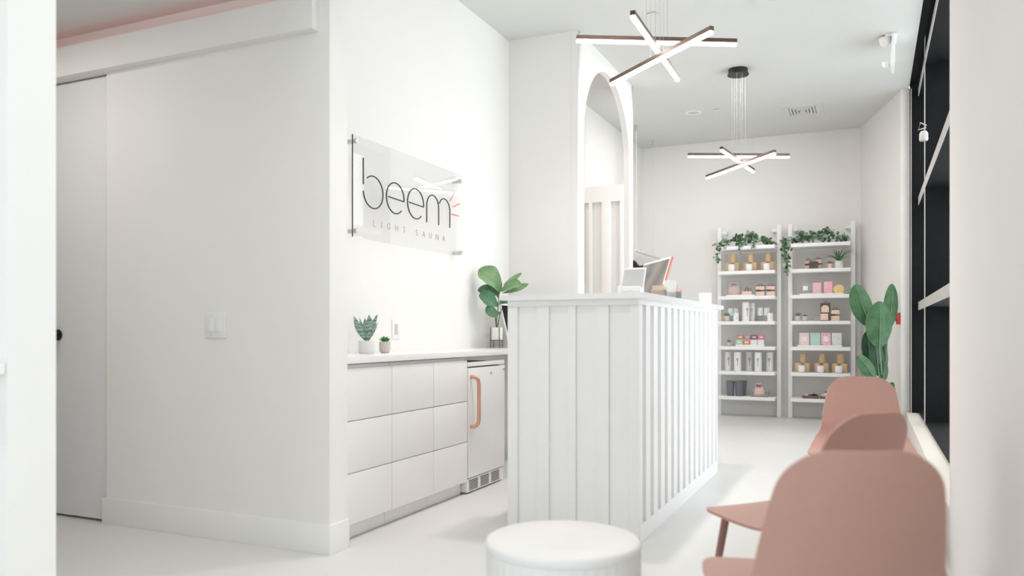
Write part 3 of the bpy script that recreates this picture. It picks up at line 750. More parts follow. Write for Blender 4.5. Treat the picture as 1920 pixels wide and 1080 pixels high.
prof = [(1186, 488), (1189, 488.5), (1192, 490), (1195, 494.5), (1198, 498), (1202, 499.5), (1207, 498), (1213, 499)]
rows = []
for k in range(9):
    yy = 9.21+.016*k; row = []
    for px, py in prof:
        q = on_y(px-1.5*abs(k-3)*.3, py, 9.25); top = max(.012, (q.z-zs_)*(1-.02*(k-2)**2))
        row.append(bm.verts.new((q.x, yy, zs_+.002+top)))
    rows.append(row)
for a, b in zip(rows, rows[1:]):
    for i in range(len(a)-1): bm.faces.new((a[i], a[i+1], b[i+1], b[i]))
r = bmesh.ops.extrude_face_region(bm, geom=bm.faces[:])
for v in r['geom']:
    if isinstance(v, bmesh.types.BMVert): v.co.z = zs_+.002
tag(obj('folded_garment', bm, M['cloth'], ang=1.2), 'black garment slumped on the wooden shelf behind the desk', 'garment')

# ------------------------------------------------------------------ ladder shelves
YU = 10.30; YS0, YS1 = 10.03, 10.37
SZ = [.255, .5625, .870, 1.178, 1.488, 1.797, 2.102]
def shelf_unit(pa, pb, label):
    xa, xb = on_y(pa, 600, YU).x, on_y(pb, 600, YU).x
    t = thing('ladder_shelf', label, 'shelving unit', (xa, YU, 0), 0, 'white ladder shelves on the back wall')
    for x, px in ((0, pa), (xb-xa, pb)):
        bm = B(); box(bm, x-.024, x+.024, -.02, .02, 0, 2.37, bev=.002); u_ = obj('upright', bm, M['shelf'], t)
        sgn = 1 if x == 0 else -1
        bm = B(); box(bm, x+sgn*.024, x+sgn*.085, .01, .02, 2.285, 2.325, bev=.002); box(bm, x+sgn*.06, x+sgn*.085, .02, YB-YU-.001, 2.285, 2.325, bev=.002); obj('wall_bracket', bm, M['shelf'], u_)
    for z in SZ:
        bm = B(); box(bm, .0245, xb-xa-.0245, YS0-YU, YS1-YU, z-.042, z, bev=.003)
        obj('shelf', bm, M['shelf'], t)
    return xa, xb
LX = shelf_unit(1349.5, 1461, 'left white ladder shelf with wide bare gap below, nearest the desk')
RX = shelf_unit(1482, 1599.5, 'right white ladder shelf standing beside the tall green plant')
def xs(px, Y): return on_y(px, 600, Y).x
def lev(i): return SZ[i]+.001
def zz(px, py, Y): return on_y(px, py, Y).z
rows7 = ['bottom', 'second lowest', 'third lowest', 'middle', 'third highest', 'second highest', 'top']

# bamboo canisters + candles
cb = B(); lathe(cb, [(0, 0), (.0375, 0), (.039, .002), (.039, .086), (.0383, .0868), (.0383, .088), (.039, .0888), (.039, .108), (.0375, .11), (0, .11)], n=28)
can0 = obj('bamboo_canister', cb, M['bamboo'])
jr = thing('candle_jar', 'x', 'candle')
bm = B(); lathe(bm, [(0, 0), (.028, 0), (.036, .006), (.040, .018), (.0405, .082), (.0395, .084), (.038, .082), (.038, .07), (0, .07)], n=28); obj('jar', bm, M['candle'], jr)
bm = B(); lathe(bm, [(0, .0702), (.0375, .0702), (.0375, .074), (0, .074)], n=24); wx = obj('wax', bm, M['wax'], jr)
bm = B(); tube(bm, [(0, 0, .073), (.001, 0, .087)], .0015, 6); obj('wick', bm, M['ink'], wx)
first = [True, True]
def candle_group(level, pxs, unit, where):
    for gi, px in enumerate(pxs):
        pos = ['left', 'middle', 'right'][gi]
        Yb = 10.22; xm = xs(px, Yb)
        for dx, dz, nm in ((-.047, 0, 'lower left'), (.047, 0, 'lower right'), (.0, .1115, 'topmost')):
            if first[0]: o = can0; first[0] = False
            else: o = can0.copy(); C.objects.link(o)
            o.location = (xm+dx+(.006 if dz else 0), Yb, lev(level)+dz); o.rotation_euler = (0, 0, random.random()*6)
            tag(o, f'{nm} bamboo canister of the {pos} pyramid on the {unit} ladder shelf', 'canister', f'bamboo canisters on the {unit} ladder shelf')
        xj = xs(px-2, 10.10)
        lab = f'white candle jar before the {pos} bamboo pyramid on the {unit} ladder shelf'
        if first[1]: jr.location = (xj, 10.10, lev(level)); jr['label'] = lab; jr['group'] = f'white candles on the {unit} ladder shelf'; first[1] = False
        else: dup(jr, (xj, 10.10, lev(level)), 0, lab, f'white candles on the {unit} ladder shelf')
candle_group(5, (1373.5, 1406.5, 1439.5), 'left', 'second highest board')
candle_group(1, (1505, 1540.5, 1574.5), 'right', 'second lowest board')

# tubes printed with a wooden brush
def tube_item(label, px, Y, level, r, h, pa, group, z=None, prnt=True):
    t = thing('brush_tube', label, 'tube', (xs(px, Y), Y, lev(level) if z is None else z), 0, group)
    bm = B(); lathe(bm, [(0, 0), (r-.001, 0), (r, .002), (r, h*.86), (r-.0006, h*.862), (r-.0006, h*.868), (r, h*.87), (r, h-.002), (r-.002, h), (0, h)], n=28); bo = obj('canister', bm, M['candle'], t)
    if prnt:
        bm = B(); a0 = -PI/2+pa; rr = r+.0006
        def P(u, v): return Vector((rr*math.cos(a0+u/r), rr*math.sin(a0+u/r), v))
        zc = h*.62; el = [P(.012*math.cos(2*PI*i/20), zc+.02*math.sin(2*PI*i/20)) for i in range(20)]
        bm.faces.new([bm.verts.new(p) for p in el])
        hdl = [(-.004, zc-.018), (.004, zc-.018), (.0035, zc-.075), (.0025, zc-.085), (-.0025, zc-.085), (-.0035, zc-.075)]
        bm.faces.new([bm.verts.new(P(*p)) for p in hdl]); pr = obj('brush_print', bm, M['oak'], bo, smooth=False); pr['label'] = 'printed picture of a round wooden brush'
    return t
nth = ['leftmost', 'second', 'third', 'fourth', 'rightmost']
for i, (px, Y, pa) in enumerate([(1366, 10.23, .15), (1383, 10.12, .1), (1405, 10.25, .15), (1421.5, 10.12, .1), (1443, 10.22, .0)]):
    tube_item(f'{nth[i]} of five white tubes with a brush picture on the left ladder shelf', px, Y, 1, .043, .235, pa, 'brush tubes in a row of five')
tube_item('larger front tube with a brush picture of the pair on the left ladder shelf', 1398.5, 10.13, 3, .045, .235, .5, 'pair of brush tubes')
tube_item('right-hand back tube with a brush picture beside the larger tube', 1410.5, 10.23, 3, .036, .228, .0, 'pair of brush tubes')

# clear risers + white cups with small leaf print
def cup(label, px, Y, z, h=.098):
    t = thing('small_tin', label, 'tin', (xs(px, Y), Y, z), 0, 'white tins on the left ladder shelf'); r = .034
    bm = B(); lathe(bm, [(0, 0), (r-.002, 0), (r, .002), (r, h*.8), (r-.0007, h*.805), (r-.0007, h*.815), (r, h*.82), (r, h-.002), (r-.002, h), (0, h)], n=24); b_ = obj('tin', bm, M['candle'], t)
    bm = B(); a0 = -PI/2+.35; rr = r+.0006
    P = lambda u, v: (rr*math.cos(a0+u/r), rr*math.sin(a0+u/r), v)
    bm.faces.new([bm.verts.new(P(u, v)) for u, v in [(-.004, h*.25), (-.001, h*.25), (.006, h*.6), (.004, h*.62)]]); obj('printed_mark', bm, M['ink'], b_, smooth=False)
z4 = lev(3)
def riser(label, pa, pb, Y, z, h):
    bm = B(); a, b = xs(pa, Y), xs(pb, Y)
    box(bm, a, b, Y-.04, Y+.04, z+h-.005, z+h); box(bm, a, a+.004, Y-.04, Y+.04, z, z+h-.005); box(bm, b-.004, b, Y-.04, Y+.04, z, z+h-.005)
    tag(obj('clear_riser', bm, M['clear'], smooth=False), label, 'display riser', 'clear risers')
riser('clear riser under two white tins left of the brush tubes', 1365, 1387, 10.22, z4, .068)
riser('clear riser under two white tins right of the brush tubes', 1419, 1445, 10.22, z4, .068)
cup('left white tin on the clear riser left of the brush tubes', 1370, 10.22, z4+.069); cup('right white tin on the clear riser left of the brush tubes', 1380.5, 10.22, z4+.069)
cup('white tin on the board in front of the left clear riser', 1380, 10.09, z4)
cup('left white tin on the clear riser right of the brush tubes', 1425.5, 10.22, z4+.069); cup('right white tin on the clear riser right of the brush tubes', 1437.5, 10.22, z4+.069)
cup('white tin on the board in front of the right clear riser', 1444, 10.09, z4)

# small potted succulents
def rosette(bm, c, n, r, up, wid, seed=1):
    rnd = random.Random(seed)
    for i in range(n):
        a = i*2.4; q = .35+.65*(i/n); e = up*(1.15-q)+.2*up
        d = Vector((math.cos(a), math.sin(a), 0)); p0 = Vector(c)+d*.004
        p2 = p0+d*r*q*rnd.uniform(.85, 1.1)+Vector((0, 0, e)); p1 = p0+d*r*q*.5+Vector((0, 0, e*.35))
        leaf(bm, p0, p1, p2, wid, (0, 0, 1), .5, 6, 2, .45, 1.0)
def potted(name, label, loc, pr, ph, pm, leafm, n, r, up, wid, group=None, seed=1, round_=True):
    t = thing(name, label, 'plant', loc, 0, group)
    bm = B(); 
    if round_: pf = [(0, 0), (pr*.6, 0), (pr*.85, ph*.06), (pr*.97, ph*.25), (pr, ph*.5), (pr, ph*.97), (pr*.98, ph), (pr*.9, ph), (pr*.9, ph*.9), (0, ph*.9)]
    else: pf = [(0, 0), (pr*.96, 0), (pr, ph*.02), (pr, ph*.98), (pr*.98, ph), (pr*.92, ph), (pr*.92, ph*.9), (0, ph*.9)]
    lathe(bm, pf, n=32); obj('pot', bm, pm, t)
    bm = B(); lathe(bm, [(0, ph*.905), (pr*.9, ph*.905), (pr*.85, ph*.94), (0, ph*.95)], n=24); obj('soil', bm, M['soil'], t)
    bm = B(); rosette(bm, (0, 0, ph*.94), n, r, up, wid, seed); obj('foliage', bm, leafm, t)
    return t
potted('succulent', 'grey-green rosette succulent in a pale pot at the desk end of the left ladder shelf', (xs(1363, 10.10), 10.10, z4), .032, .068, M['stone'], M['succgrey'], 22, .055, .05, .009, None, 2)
potted('succulent', 'tiny dark spiky succulent in a pale pot beside the soap boxes', (xs(1367, 10.14), 10.14, lev(2)), .024, .048, M['stone'], M['succgrey'], 14, .034, .05, .006, None, 3)
potted('succulent', 'grey spiky succulent in a pale pot, left of the pair on the right ladder shelf', (xs(1496, 10.12), 10.12, z4), .034, .062, M['stone'], M['succgrey'], 22, .06, .055, .008, None, 4)
potted('succulent', 'green low succulent in a pale pot, right of the pair on the right ladder shelf', (xs(1509.5, 10.12), 10.12, z4), .033, .058, M['stone'], M['succ'], 16, .035, .02, .009, None, 5)
bm = B(); lathe(bm, [(0, 0), (.022, 0), (.024, .003), (.025, .062), (.023, .065), (0, .065)], n=20)
tag(obj('blush_jar', bm, M['blush'], None, (xs(1356.5, 10.2), 10.2, z4)), 'small tan jar half hidden at the left end behind the grey succulent', 'jar')

# white trays
def tray(label, pa, pb, level, Y0, Y1, h=.016):
    bm = B(); box(bm, xs(pa, Y0), xs(pb, Y0), Y0, Y1, lev(level), lev(level)+h, bev=.002)
    tag(obj('display_tray', bm, M['shelf']), label, 'tray', 'white display trays'); return lev(level)+h+.001
zA = tray('flat white tray under the pink pouch on the left ladder shelf', 1362, 1415, 4, 10.05, 10.30)
zB = tray('flat white tray under the soap boxes on the left ladder shelf', 1379, 1432, 2, 10.05, 10.22, .02)
zC = tray('flat white tray under the pink and yellow gift boxes on the right ladder shelf', 1499, 1582, 4, 10.05, 10.25)
zD = tray('flat white tray under four patterned pouches on the right ladder shelf', 1495, 1579, 2, 10.05, 10.2, .02)
# banded pink boxes with cord handle
def banded(label, px0, px1, Y, level, h, m='pink', band='band', bandz=.45, group='banded pink boxes', dark=False, depth=.07, z=None):
    x0, x1 = xs(px0, Y), xs(px1, Y); cx = (x0+x1)/2; w2 = (x1-x0)/2
    t = thing('gift_box', label, 'box', (cx, Y+depth/2, lev(level) if z is None else z), 0, group)
    bm = B(); box(bm, -w2, w2, -depth/2, depth/2, 0, h, bev=.003); obj('carton', bm, M[m], t)
    bm = B(); box(bm, -w2-.001, w2+.001, -depth/2-.001, depth/2+.001, h*bandz, h*bandz+.016); box(bm, -w2-.0018, w2*.1, -depth/2-.0018, -depth/2+.002, h*bandz-.003, h*bandz+.02); obj('paper_band', bm, M[band], t)
    bm = B(); box(bm, -w2-.001, w2+.001, -depth/2-.001, depth/2+.001, h-.006, h+.002); obj('lid', bm, M[band], t)
    bm = B(); tube(bm, [(-w2*.5, 0, h), (-w2*.3, 0, h+.018), (0, 0, h+.022), (w2*.3, 0, h+.018), (w2*.5, 0, h)], .003, 6); obj('cord_handle', bm, M['band'], t)
    return t
banded('left banded pink box with cord handle beside the pink ribbon box', 1417, 1433.5, 10.12, 4, .125)
banded('right banded pink box with cord handle at the end of the left ladder shelf', 1437, 1452.5, 10.12, 4, .125)
banded('left banded pink box behind the dark pack on the right ladder shelf', 1509.5, 1521, 10.18, 5, .115)
banded('right banded pink box behind the dark pack on the right ladder shelf', 1525.5, 1541, 10.18, 5, .125)
banded('dark banded pack in front of two pink boxes on the right ladder shelf', 1517, 1533, 10.07, 5, .085, 'darkpk', 'band', .55)
banded('shorter pale banded box beside the tall dark pack on the right ladder shelf', 1558, 1574, 10.10, 3, .135, 'cream')
# tall dark pack with pale arched windows
x0, x1 = xs(1538, 10.08), xs(1556.5, 10.08); w2 = (x1-x0)/2; hh_ = .21
t = thing('gift_pack', 'tall dark gift pack with pale arched window on the right ladder shelf', 'box', ((x0+x1)/2, 10.12, z4))
bm = B(); box(bm, -w2, w2, -.04, .04, 0, hh_, bev=.003); obj('carton', bm, M['darkpk'], t)
bm = B(); pts = [(-w2*.8, .10), (w2*.75, .10), (w2*.75, .15)]+[(w2*.75*math.cos(a), .15+.035*math.sin(a)) for a in [PI*i/12 for i in range(1, 12)]]+[(-w2*.8, .15)]
f = bm.faces.new([bm.verts.new((x, -.0405, z)) for x, z in pts]); r = bmesh.ops.extrude_face_region(bm, geom=[f])
for v in r['geom']:
    if isinstance(v, bmesh.types.BMVert): v.co.y -= .002
box(bm, -w2*.95, w2*.6, -.0425, -.0405, .008, .085); obj('window_panel', bm, M['cream'], t)
bm = B(); tube(bm, [(-w2*.4, 0, hh_), (-w2*.2, 0, hh_+.02), (w2*.2, 0, hh_+.02), (w2*.4, 0, hh_)], .003, 6); obj('cord_handle', bm, M['band'], t)
# small clear tray with pale pieces left of the dark pack
x0, x1 = xs(1527, 10.08), xs(1537, 10.08)
t = thing('clear_tray', 'small clear tray with pale pieces left of the tall dark pack', 'tray', ((x0+x1)/2, 10.10, z4))
bm = B(); w2 = (x1-x0)/2; box(bm, -w2, w2, -.03, .03, 0, .006); box(bm, -w2, w2, -.03, -.027, .006, .04); box(bm, -w2, w2, .027, .03, .006, .04); obj('tray', bm, M['clear'], t, smooth=False)
bm = B(); box(bm, -w2*.7, w2*.1, -.02, .02, .007, .03, bev=.004); box(bm, w2*.2, w2*.8, -.015, .015, .007, .024, bev=.004); obj('soap_piece', bm, M['pink'], t)

# pink pouches in clear bags
def pouch(label, pa, pb, Y, z, h, clear=True):
    x0, x1 = xs(pa, Y), xs(pb, Y); w2 = (x1-x0)/2
    t = thing('gift_pouch', label, 'gift pouch', ((x0+x1)/2, Y, z), 0, 'pink gift pouches')
    bm = B(); prof = [(0, 0), (.85, 0), (.97, .06), (.96, .25), (.86, .5), (.62, .66), (.34, .74), (.5, .86), (.58, .93), (0, .90)]
    lathe(bm, [(r*w2, q*h) for r, q in prof], n=30, wob=lambda i: 1+.05*math.sin(i*2.1)+.03*math.sin(i*5.3))
    for v in bm.verts: v.co.y *= .55
    obj('fabric_bag', bm, M['pink2'], t, ang=1.4)
    bm = B(); lathe(bm, [(w2*.36, h*.73), (w2*.40, h*.75), (w2*.36, h*.77)], n=24)
    for v in bm.verts: v.co.y *= .6
    for s in (-1, 1):
        tube(bm, [(0, -.012-w2*.2, h*.75), (s*w2*.3, -.02-w2*.2, h*.82), (s*w2*.45, -.02-w2*.2, h*.74), (s*w2*.1, -.014-w2*.2, h*.73), (s*w2*.3, -.02-w2*.2, h*.6)], .004, 6)
    obj('ribbon', bm, M['brownbox'], t)
    if clear:
        bm = B(); box(bm, -w2*1.04, w2*1.04, -w2*.62, w2*.62, -.0005, h*1.02); obj('clear_bag', bm, M['clear'], t, smooth=False)
pouch('tall pink pouch in a clear bag on the left ladder shelf', 1365, 1388.5, 10.13, zA, .17)
x0, x1 = xs(1391.5, 10.1), xs(1409.5, 10.1)
t = thing('ribbon_box', 'low pink box with ribbon loops beside the tall pink pouch', 'box', ((x0+x1)/2, 10.12, zA)); w2 = (x1-x0)/2
bm = B(); box(bm, -w2, w2, -.04, .04, 0, .04, bev=.003); obj('carton', bm, M['pink'], t)
bm = B(); tube(bm, [(-w2*.5, -.01, .04)]+[(-w2*.5+w2*.9*i/10, -.01, .04+.045*math.sin(PI*i/10)) for i in range(1, 10)]+[(w2*.4, -.01, .04)], .005, 6); tube(bm, [(0, .01, .04), (w2*.3, .01, .075), (w2*.9, .01, .07), (w2*.6, .01, .04)], .005, 6); obj('ribbon', bm, M['brownbox'], t)
pouch('pink pouch standing in a clear tray on the bottom board of the left ladder shelf', 1412.5, 1434, 10.13, lev(0)+.006, .17, False)
x0, x1 = xs(1408, 10.06), xs(1440, 10.06)
bm = B(); cx = (x0+x1)/2; w2 = (x1-x0)/2
box(bm, -w2, w2, -.075, .075, 0, .005); box(bm, -w2, w2, -.075, -.072, .005, .035); box(bm, -w2, w2, .072, .075, .005, .05); box(bm, -w2, -w2+.003, -.072, .072, .005, .035); box(bm, w2-.003, w2, -.072, .072, .005, .05)
tag(obj('clear_tray', bm, M['clear'], None, (cx, 10.13, lev(0)), smooth=False), 'clear acrylic tray under the pink pouch on the bottom board', 'tray')
bm = B(); lathe(bm, [(0, 0), (.035, 0), (.045, .03), (.042, .06), (.03, .085), (0, .09)], n=22, wob=lambda i: 1+.06*math.sin(i*1.9))
tag(obj('clear_bag', bm, M['clear'], None, (xs(1447.5, 10.2), 10.2, lev(0))), 'small clear bag at the right of the pink pouch on the bottom board', 'bag')
# ribbed tumblers
tm = thing('tumbler', 'smoky grey ribbed tumbler on the left of the bottom board', 'tumbler', (xs(1369.5, 10.1), 10.1, lev(0)), 0, 'smoky ribbed tumblers')
bm = B(); lathe(bm, [(0, 0), (.036, 0), (.038, .004), (.049, .172), (.046, .172), (.036, .01), (0, .01)], n=48, wob=lambda i: 1+.025*(i % 2)); obj('cup', bm, M['tumbler'], tm)
bm = B(); lathe(bm, [(0, .173), (.050, .173), (.053, .176), (.053, .183), (.049, .186), (0, .186)], n=40); obj('lid', bm, M['tumbler'], tm)
dup(tm, (xs(1386, 10.09), 10.09, lev(0)), .1, 'smoky grey ribbed tumbler in front of another right of centre', 'smoky ribbed tumblers'); dup(tm, (xs(1392.5, 10.2), 10.2, lev(0)), .2, 'smoky grey ribbed tumbler partly hidden behind the middle tumbler', 'smoky ribbed tumblers')

# soap boxes in two rows
def soap(label, px, m, Y, z, h):
    x0, x1 = xs(px-6, Y), xs(px+6, Y); w2 = (x1-x0)/2
    t = thing('soap_box', label, 'soap box', ((x0+x1)/2, Y, z), 0, 'small boxed soaps'); hb_ = h
    bm = B(); pts = [(-w2, 0), (w2, 0), (w2, hb_*.8), (w2*.86, hb_), (-w2*.86, hb_), (-w2, hb_*.8)]
    a = [bm.verts.new((x, -.02, z_)) for x, z_ in pts]; b = [bm.verts.new((x, .02, z_)) for x, z_ in pts]
    bm.faces.new(a); bm.faces.new(b[::-1])
    for i in range(6): bm.faces.new((a[i], b[i], b[(i+1) % 6], a[(i+1) % 6]))
    obj('wrapper', bm, M[m], t)
    bm = B(); box(bm, -w2*.55, w2*.55, -.0212, -.0203, hb_*.36, hb_*.62); obj('paper_label', bm, M['paper'], t)
for n_, c in {'soap_tan': (206, 146, 120), 'soap_lilac': (172, 166, 178), 'soap_mauve': (156, 112, 134), 'soap_pink': (228, 128, 152), 'soap_mint': (166, 214, 180), 'soap_coral': (232, 132, 116), 'soap_white': (232, 232, 232)}.items(): M[n_] = mat(n_, c, .5)
bm = B(); box(bm, xs(1380, 10.14), xs(1432, 10.14), 10.14, 10.21, zB, zB+.06, bev=.002); tag(obj('display_step', bm, M['shelf']), 'white step block behind the front soaps carrying the back row', 'display step')
for i, (m, nm) in enumerate([('soap_mint', 'mint green'), ('soap_coral', 'coral'), ('soap_white', 'left white'), ('soap_white', 'right white')]):
    soap(f'{nm} soap box in the front row on the white tray', 1387+i*13.2, m, 10.10, zB, .058)
for i, (m, nm) in enumerate([('soap_tan', 'tan'), ('soap_lilac', 'grey lilac'), ('soap_mauve', 'mauve'), ('soap_pink', 'bright pink')]):
    soap(f'{nm} soap box in the back row above the white tray', 1388.5+i*13.0, m, 10.17, zB+.061, .06)

# right shelf: gift boxes and eye pack
def pbox(name, label, px0, px1, Y, z, h, m, dep=.05, cat='box', lean=-.1, group=None, panel=None):
    x0, x1 = xs(px0, Y), xs(px1, Y); w2 = (x1-x0)/2
    t = thing(name, label, cat, ((x0+x1)/2, Y, z), 0, group)
    bm = B(); box(bm, -w2, w2, 0, dep, 0, h, bev=.004, mtx=Matrix.Rotation(lean, 4, 'X')); obj('carton', bm, m, t)
    if panel:
        bm = B(); box(bm, -w2*.5, w2*.5, -.001, .0, h*.3, h*.72, mtx=Matrix.Rotation(lean, 4, 'X')); obj('paper_label', bm, panel, t)
    return t
M['pk1'] = dotted('pink_speckle', (240, 196, 204), (226, 120, 140), 110, .22); M['pk2'] = dotted('pink_leopard', (244, 190, 200), (196, 60, 80), 80, .26)
M['pk3'] = dotted('pink_hearts', (244, 214, 218), (212, 84, 104), 55, .18); M['pk4'] = dotted('pink_berry', (242, 196, 208), (214, 70, 96), 42, .22); M['pk5'] = dotted('white_berry', (222, 228, 226), (150, 90, 110), 48, .16)
M['mint'] = mat('mint_pack', (184, 220, 214), .5, var=.05)
M['yellow'] = mat('yellow_pack', (232, 192, 92), .45, rgb2=(244, 218, 150), scale=60)
cbx = pbox('clear_box', 'clear square box at the left of the white tray on the right ladder shelf', 1501, 1519, 10.08, zC, .125, M['clear'], panel=M['paper'])
pbox('patterned_box', 'pale pink speckled box left of the leopard pink box', 1524, 1540, 10.10, zC, .128, M['pk1'], group='pink patterned boxes')
pbox('patterned_box', 'bright pink leopard box beside the round yellow pack', 1545, 1561, 10.08, zC, .138, M['pk2'], group='pink patterned boxes')
x = xs(1572.5, 10.08); w2 = xs(1583, 10.08)-x
t = thing('eye_mask_pack', 'oval yellow pack with white letters at the right of the white tray', 'pack', (x, 10.09, zC))
bm = B(); ring = [(w2*math.cos(2*PI*i/40), max(0, .045+.05*math.sin(2*PI*i/40))) for i in range(40)]
a = [bm.verts.new((p, -.008, q)) for p, q in ring]; b = [bm.verts.new((p, .008, q)) for p, q in ring]; bm.faces.new(a); bm.faces.new(b[::-1])
for i in range(40): bm.faces.new((a[i], b[i], b[(i+1) % 40], a[(i+1) % 40]))
obj('pack', bm, M['yellow'], t)
for ch, ox in zip('EYE', (-.038, -.011, .018)):
    bm = B()
    for p in GL[ch]: tube(bm, [(ox+q[0]*.026, -.009, .05+q[1]*.026) for q in p], .0028, 6)
    obj('letter', bm, M['paper'], t)
for i, (pa, pb, m, nm) in enumerate([(1498.5, 1517, 'pk3', 'leftmost pouch, pale pink with red dots'), (1519, 1538, 'mint', 'mint green pouch second from left'), (1539.5, 1557.5, 'pk4', 'pink pouch with berry print third from left'), (1559.5, 1578, 'pk5', 'rightmost pouch, grey white with dark dots')]):
    pbox('patterned_pouch', nm+' on the white tray', pa, pb, 10.10, zD, .145, M[m], .02, 'pouch', -.12, 'four patterned pouches', M['paper'] if i in (0, 2) else None)
# spider plant, pink pot
t = thing('spider_plant', 'spider plant with arching leaves in a white pot on the right ladder shelf', 'plant', (xs(1573, 10.13), 10.13, lev(5)))
bm = B(); lathe(bm, [(0, 0), (.046, 0), (.049, .003), (.049, .083), (.047, .086), (.042, .086), (.042, .075), (0, .075)], n=32); obj('pot', bm, M['whitepot'], t)
bm = B()
for i in range(34):
    a = i*2.399; L_ = random.uniform(.10, .21); hz = random.uniform(.05, .17)
    d = Vector((math.cos(a), math.sin(a)*.55, 0)); p0 = Vector((0, 0, .075))+d*.008
    leaf(bm, p0, p0+d*L_*.35+Vector((0, 0, hz*1.25)), p0+d*L_+Vector((0, 0, hz*.75-max(0, L_-.15)*.9)), .0065, (0, 0, 1), .4, 9, 2, .35)
leaf(bm, (0, 0, .08), (-.08, 0, .19), (-.21, 0, .165), .007, (0, 0, 1), .4, 10, 2, .4); leaf(bm, (0, 0, .08), (.07, 0, .2), (.19, 0, .215), .009, (0, 0, 1), .4, 10, 2, .4)
obj('foliage', bm, M['spider'], t)
t = potted('potted_plant', 'small grassy plant in a blush pink pot left of the spider plant', (xs(1556, 10.10), 10.10, lev(5)), .028, .058, M['blush'], M['spider'], 14, .06, .035, .005, None, 9, False)
# bottom board of the right shelf: brown trays, stacked books
def open_tray(label, px0, px1, Y, z, m, items):
    x0, x1 = xs(px0, Y), xs(px1, Y); w2 = (x1-x0)/2
    t = thing('product_box', label, 'box', ((x0+x1)/2, Y+.05, z))
    bm = B(); box(bm, -w2, w2, -.05, .05, 0, .032, bev=.003); obj('carton', bm, M[m], t)
    for cx, r, mm in items:
        bm = B(); lathe(bm, [(0, 0), (r, .001), (r*.9, r*.5), (r*.4, r*.8), (0, r*.85)], n=16, c=(cx*w2, -.01, .033))
        for v in bm.verts: v.co.x = cx*w2+(v.co.x-cx*w2)*1.5
        obj('bow', bm, M[mm], t)
open_tray('low brown box topped with dark bows on the bottom board', 1504, 1534, 10.06, lev(0), 'brownbox', [(-.45, .022, 'pink'), (-.1, .02, 'band'), (.5, .024, 'cloth')])
zb_ = lev(0)
for i, (pa, pb, m, nm, h, dy) in enumerate([(1537, 1560, 'brownbox', 'brown lowest box of the stack behind the far pink chair', .026, 0), (1540, 1558, 'kraft', 'kraft second box of the stack behind the far pink chair', .022, .01), (1546, 1566, 'paper', 'white third box of the stack behind the far pink chair', .028, .02), (1549, 1568, 'darkpk', 'dark topmost box of the stack behind the far pink chair', .026, .02)]):
    x0, x1 = xs(pa, 10.08), xs(pb, 10.08); bm = B()
    t = thing('flat_box', nm, 'box', ((x0+x1)/2, 10.13+dy, zb_), random.uniform(-.08, .08), 'stack of flat boxes'); w2 = (x1-x0)/2
    box(bm, -w2, w2, -.05, .05, 0, h*.7, bev=.002); obj('tray', bm, M[m], t)
    bm = B(); box(bm, -w2*.98, w2*.98, -.048, .048, h*.7+.0003, h, bev=.002); obj('lid', bm, M['paper' if i % 2 else 'band'], t); zb_ += h+.001
# ------------------------------------------------------------------ eucalyptus garlands
def garland(label, strands, seed, dens=1.0, blobs=()):
    rnd = random.Random(seed)
    t = thing('eucalyptus_garland', label, 'garland', strands[0][0], 0, 'eucalyptus garlands'); o0 = Vector(strands[0][0])
    st_ = B(); lv = [B(), B()]
    def disc(c, r, k):
        nrm = Vector((rnd.uniform(-1, 1), rnd.uniform(-1.3, .1), rnd.uniform(-.5, 1))).normalized()
        s = nrm.cross(Vector((0, 0, 1)));
        if s.length < .1: s = Vector((1, 0, 0))
        s.normalize(); u_ = s.cross(nrm)
        b_ = lv[k]; cv = b_.verts.new(c-nrm*r*.18); el = rnd.uniform(.75, 1.25)
        vs = [b_.verts.new(c+(s*math.cos(a)*el+u_*math.sin(a)/el)*r) for a in [2*PI*i/9 for i in range(9)]]
        for i in range(9): b_.faces.new((cv, vs[i], vs[(i+1) % 9]))
    for s_ in strands:
        pts = [Vector(p)-o0 for p in s_]
        tube(st_, pts, .0022, 5)
        for a, b in zip(pts, pts[1:]):
            n_ = max(1, int((b-a).length*120*dens))
            for i in range(n_):
                q = a.lerp(b, (i+rnd.random())/n_)
                off = Vector((rnd.gauss(0, .022), rnd.gauss(0, .022), rnd.gauss(0, .016)))
                disc(q+off, rnd.uniform(.011, .023), 0 if rnd.random() < .6 else 1)
    for c, r, n_ in blobs:
        for i in range(n_):
            q = Vector(c)-o0+Vector((rnd.gauss(0, r), rnd.gauss(0, r*.6), rnd.gauss(0, r*.6))); disc(q, rnd.uniform(.014, .028), 0 if rnd.random() < .55 else 1)
    obj('stem', st_, M['stem'], t); a = obj('foliage', lv[0], M['eu1'], t, smooth=False); b = obj('foliage', lv[1], M['eu2'], t, smooth=False)
    b['label'] = 'paler blue-green leaves'
def g(px, py, Y): return on_y(px, py, Y)
garland('eucalyptus garland on the left ladder shelf top, trailing down its left side',
        [[g(1344, 457, 10.12), g(1362, 453, 10.1), g(1385, 450, 10.15), g(1410, 448, 10.12), g(1435, 452, 10.15), g(1457, 455, 10.15)],
         [g(1344, 455, 10.1), g(1345, 468, 10.0), g(1346, 482, 10.0), g(1347, 493, 10.0)], [g(1412, 450, 10.1), g(1415, 459, 10.0), g(1416, 467, 10.0)], [g(1388, 452, 10.1), g(1387, 462, 10.0), g(1388, 472, 10.0)], [g(1355, 455, 10.1), g(1358, 466, 10.0)]], 11, .85,
        [(g(1383, 448, 10.12), .035, 45), (g(1408, 445, 10.14), .04, 60), (g(1437, 450, 10.14), .03, 30), (g(1358, 455, 10.1), .03, 30), (g(1391, 457, 10.05), .025, 22)])
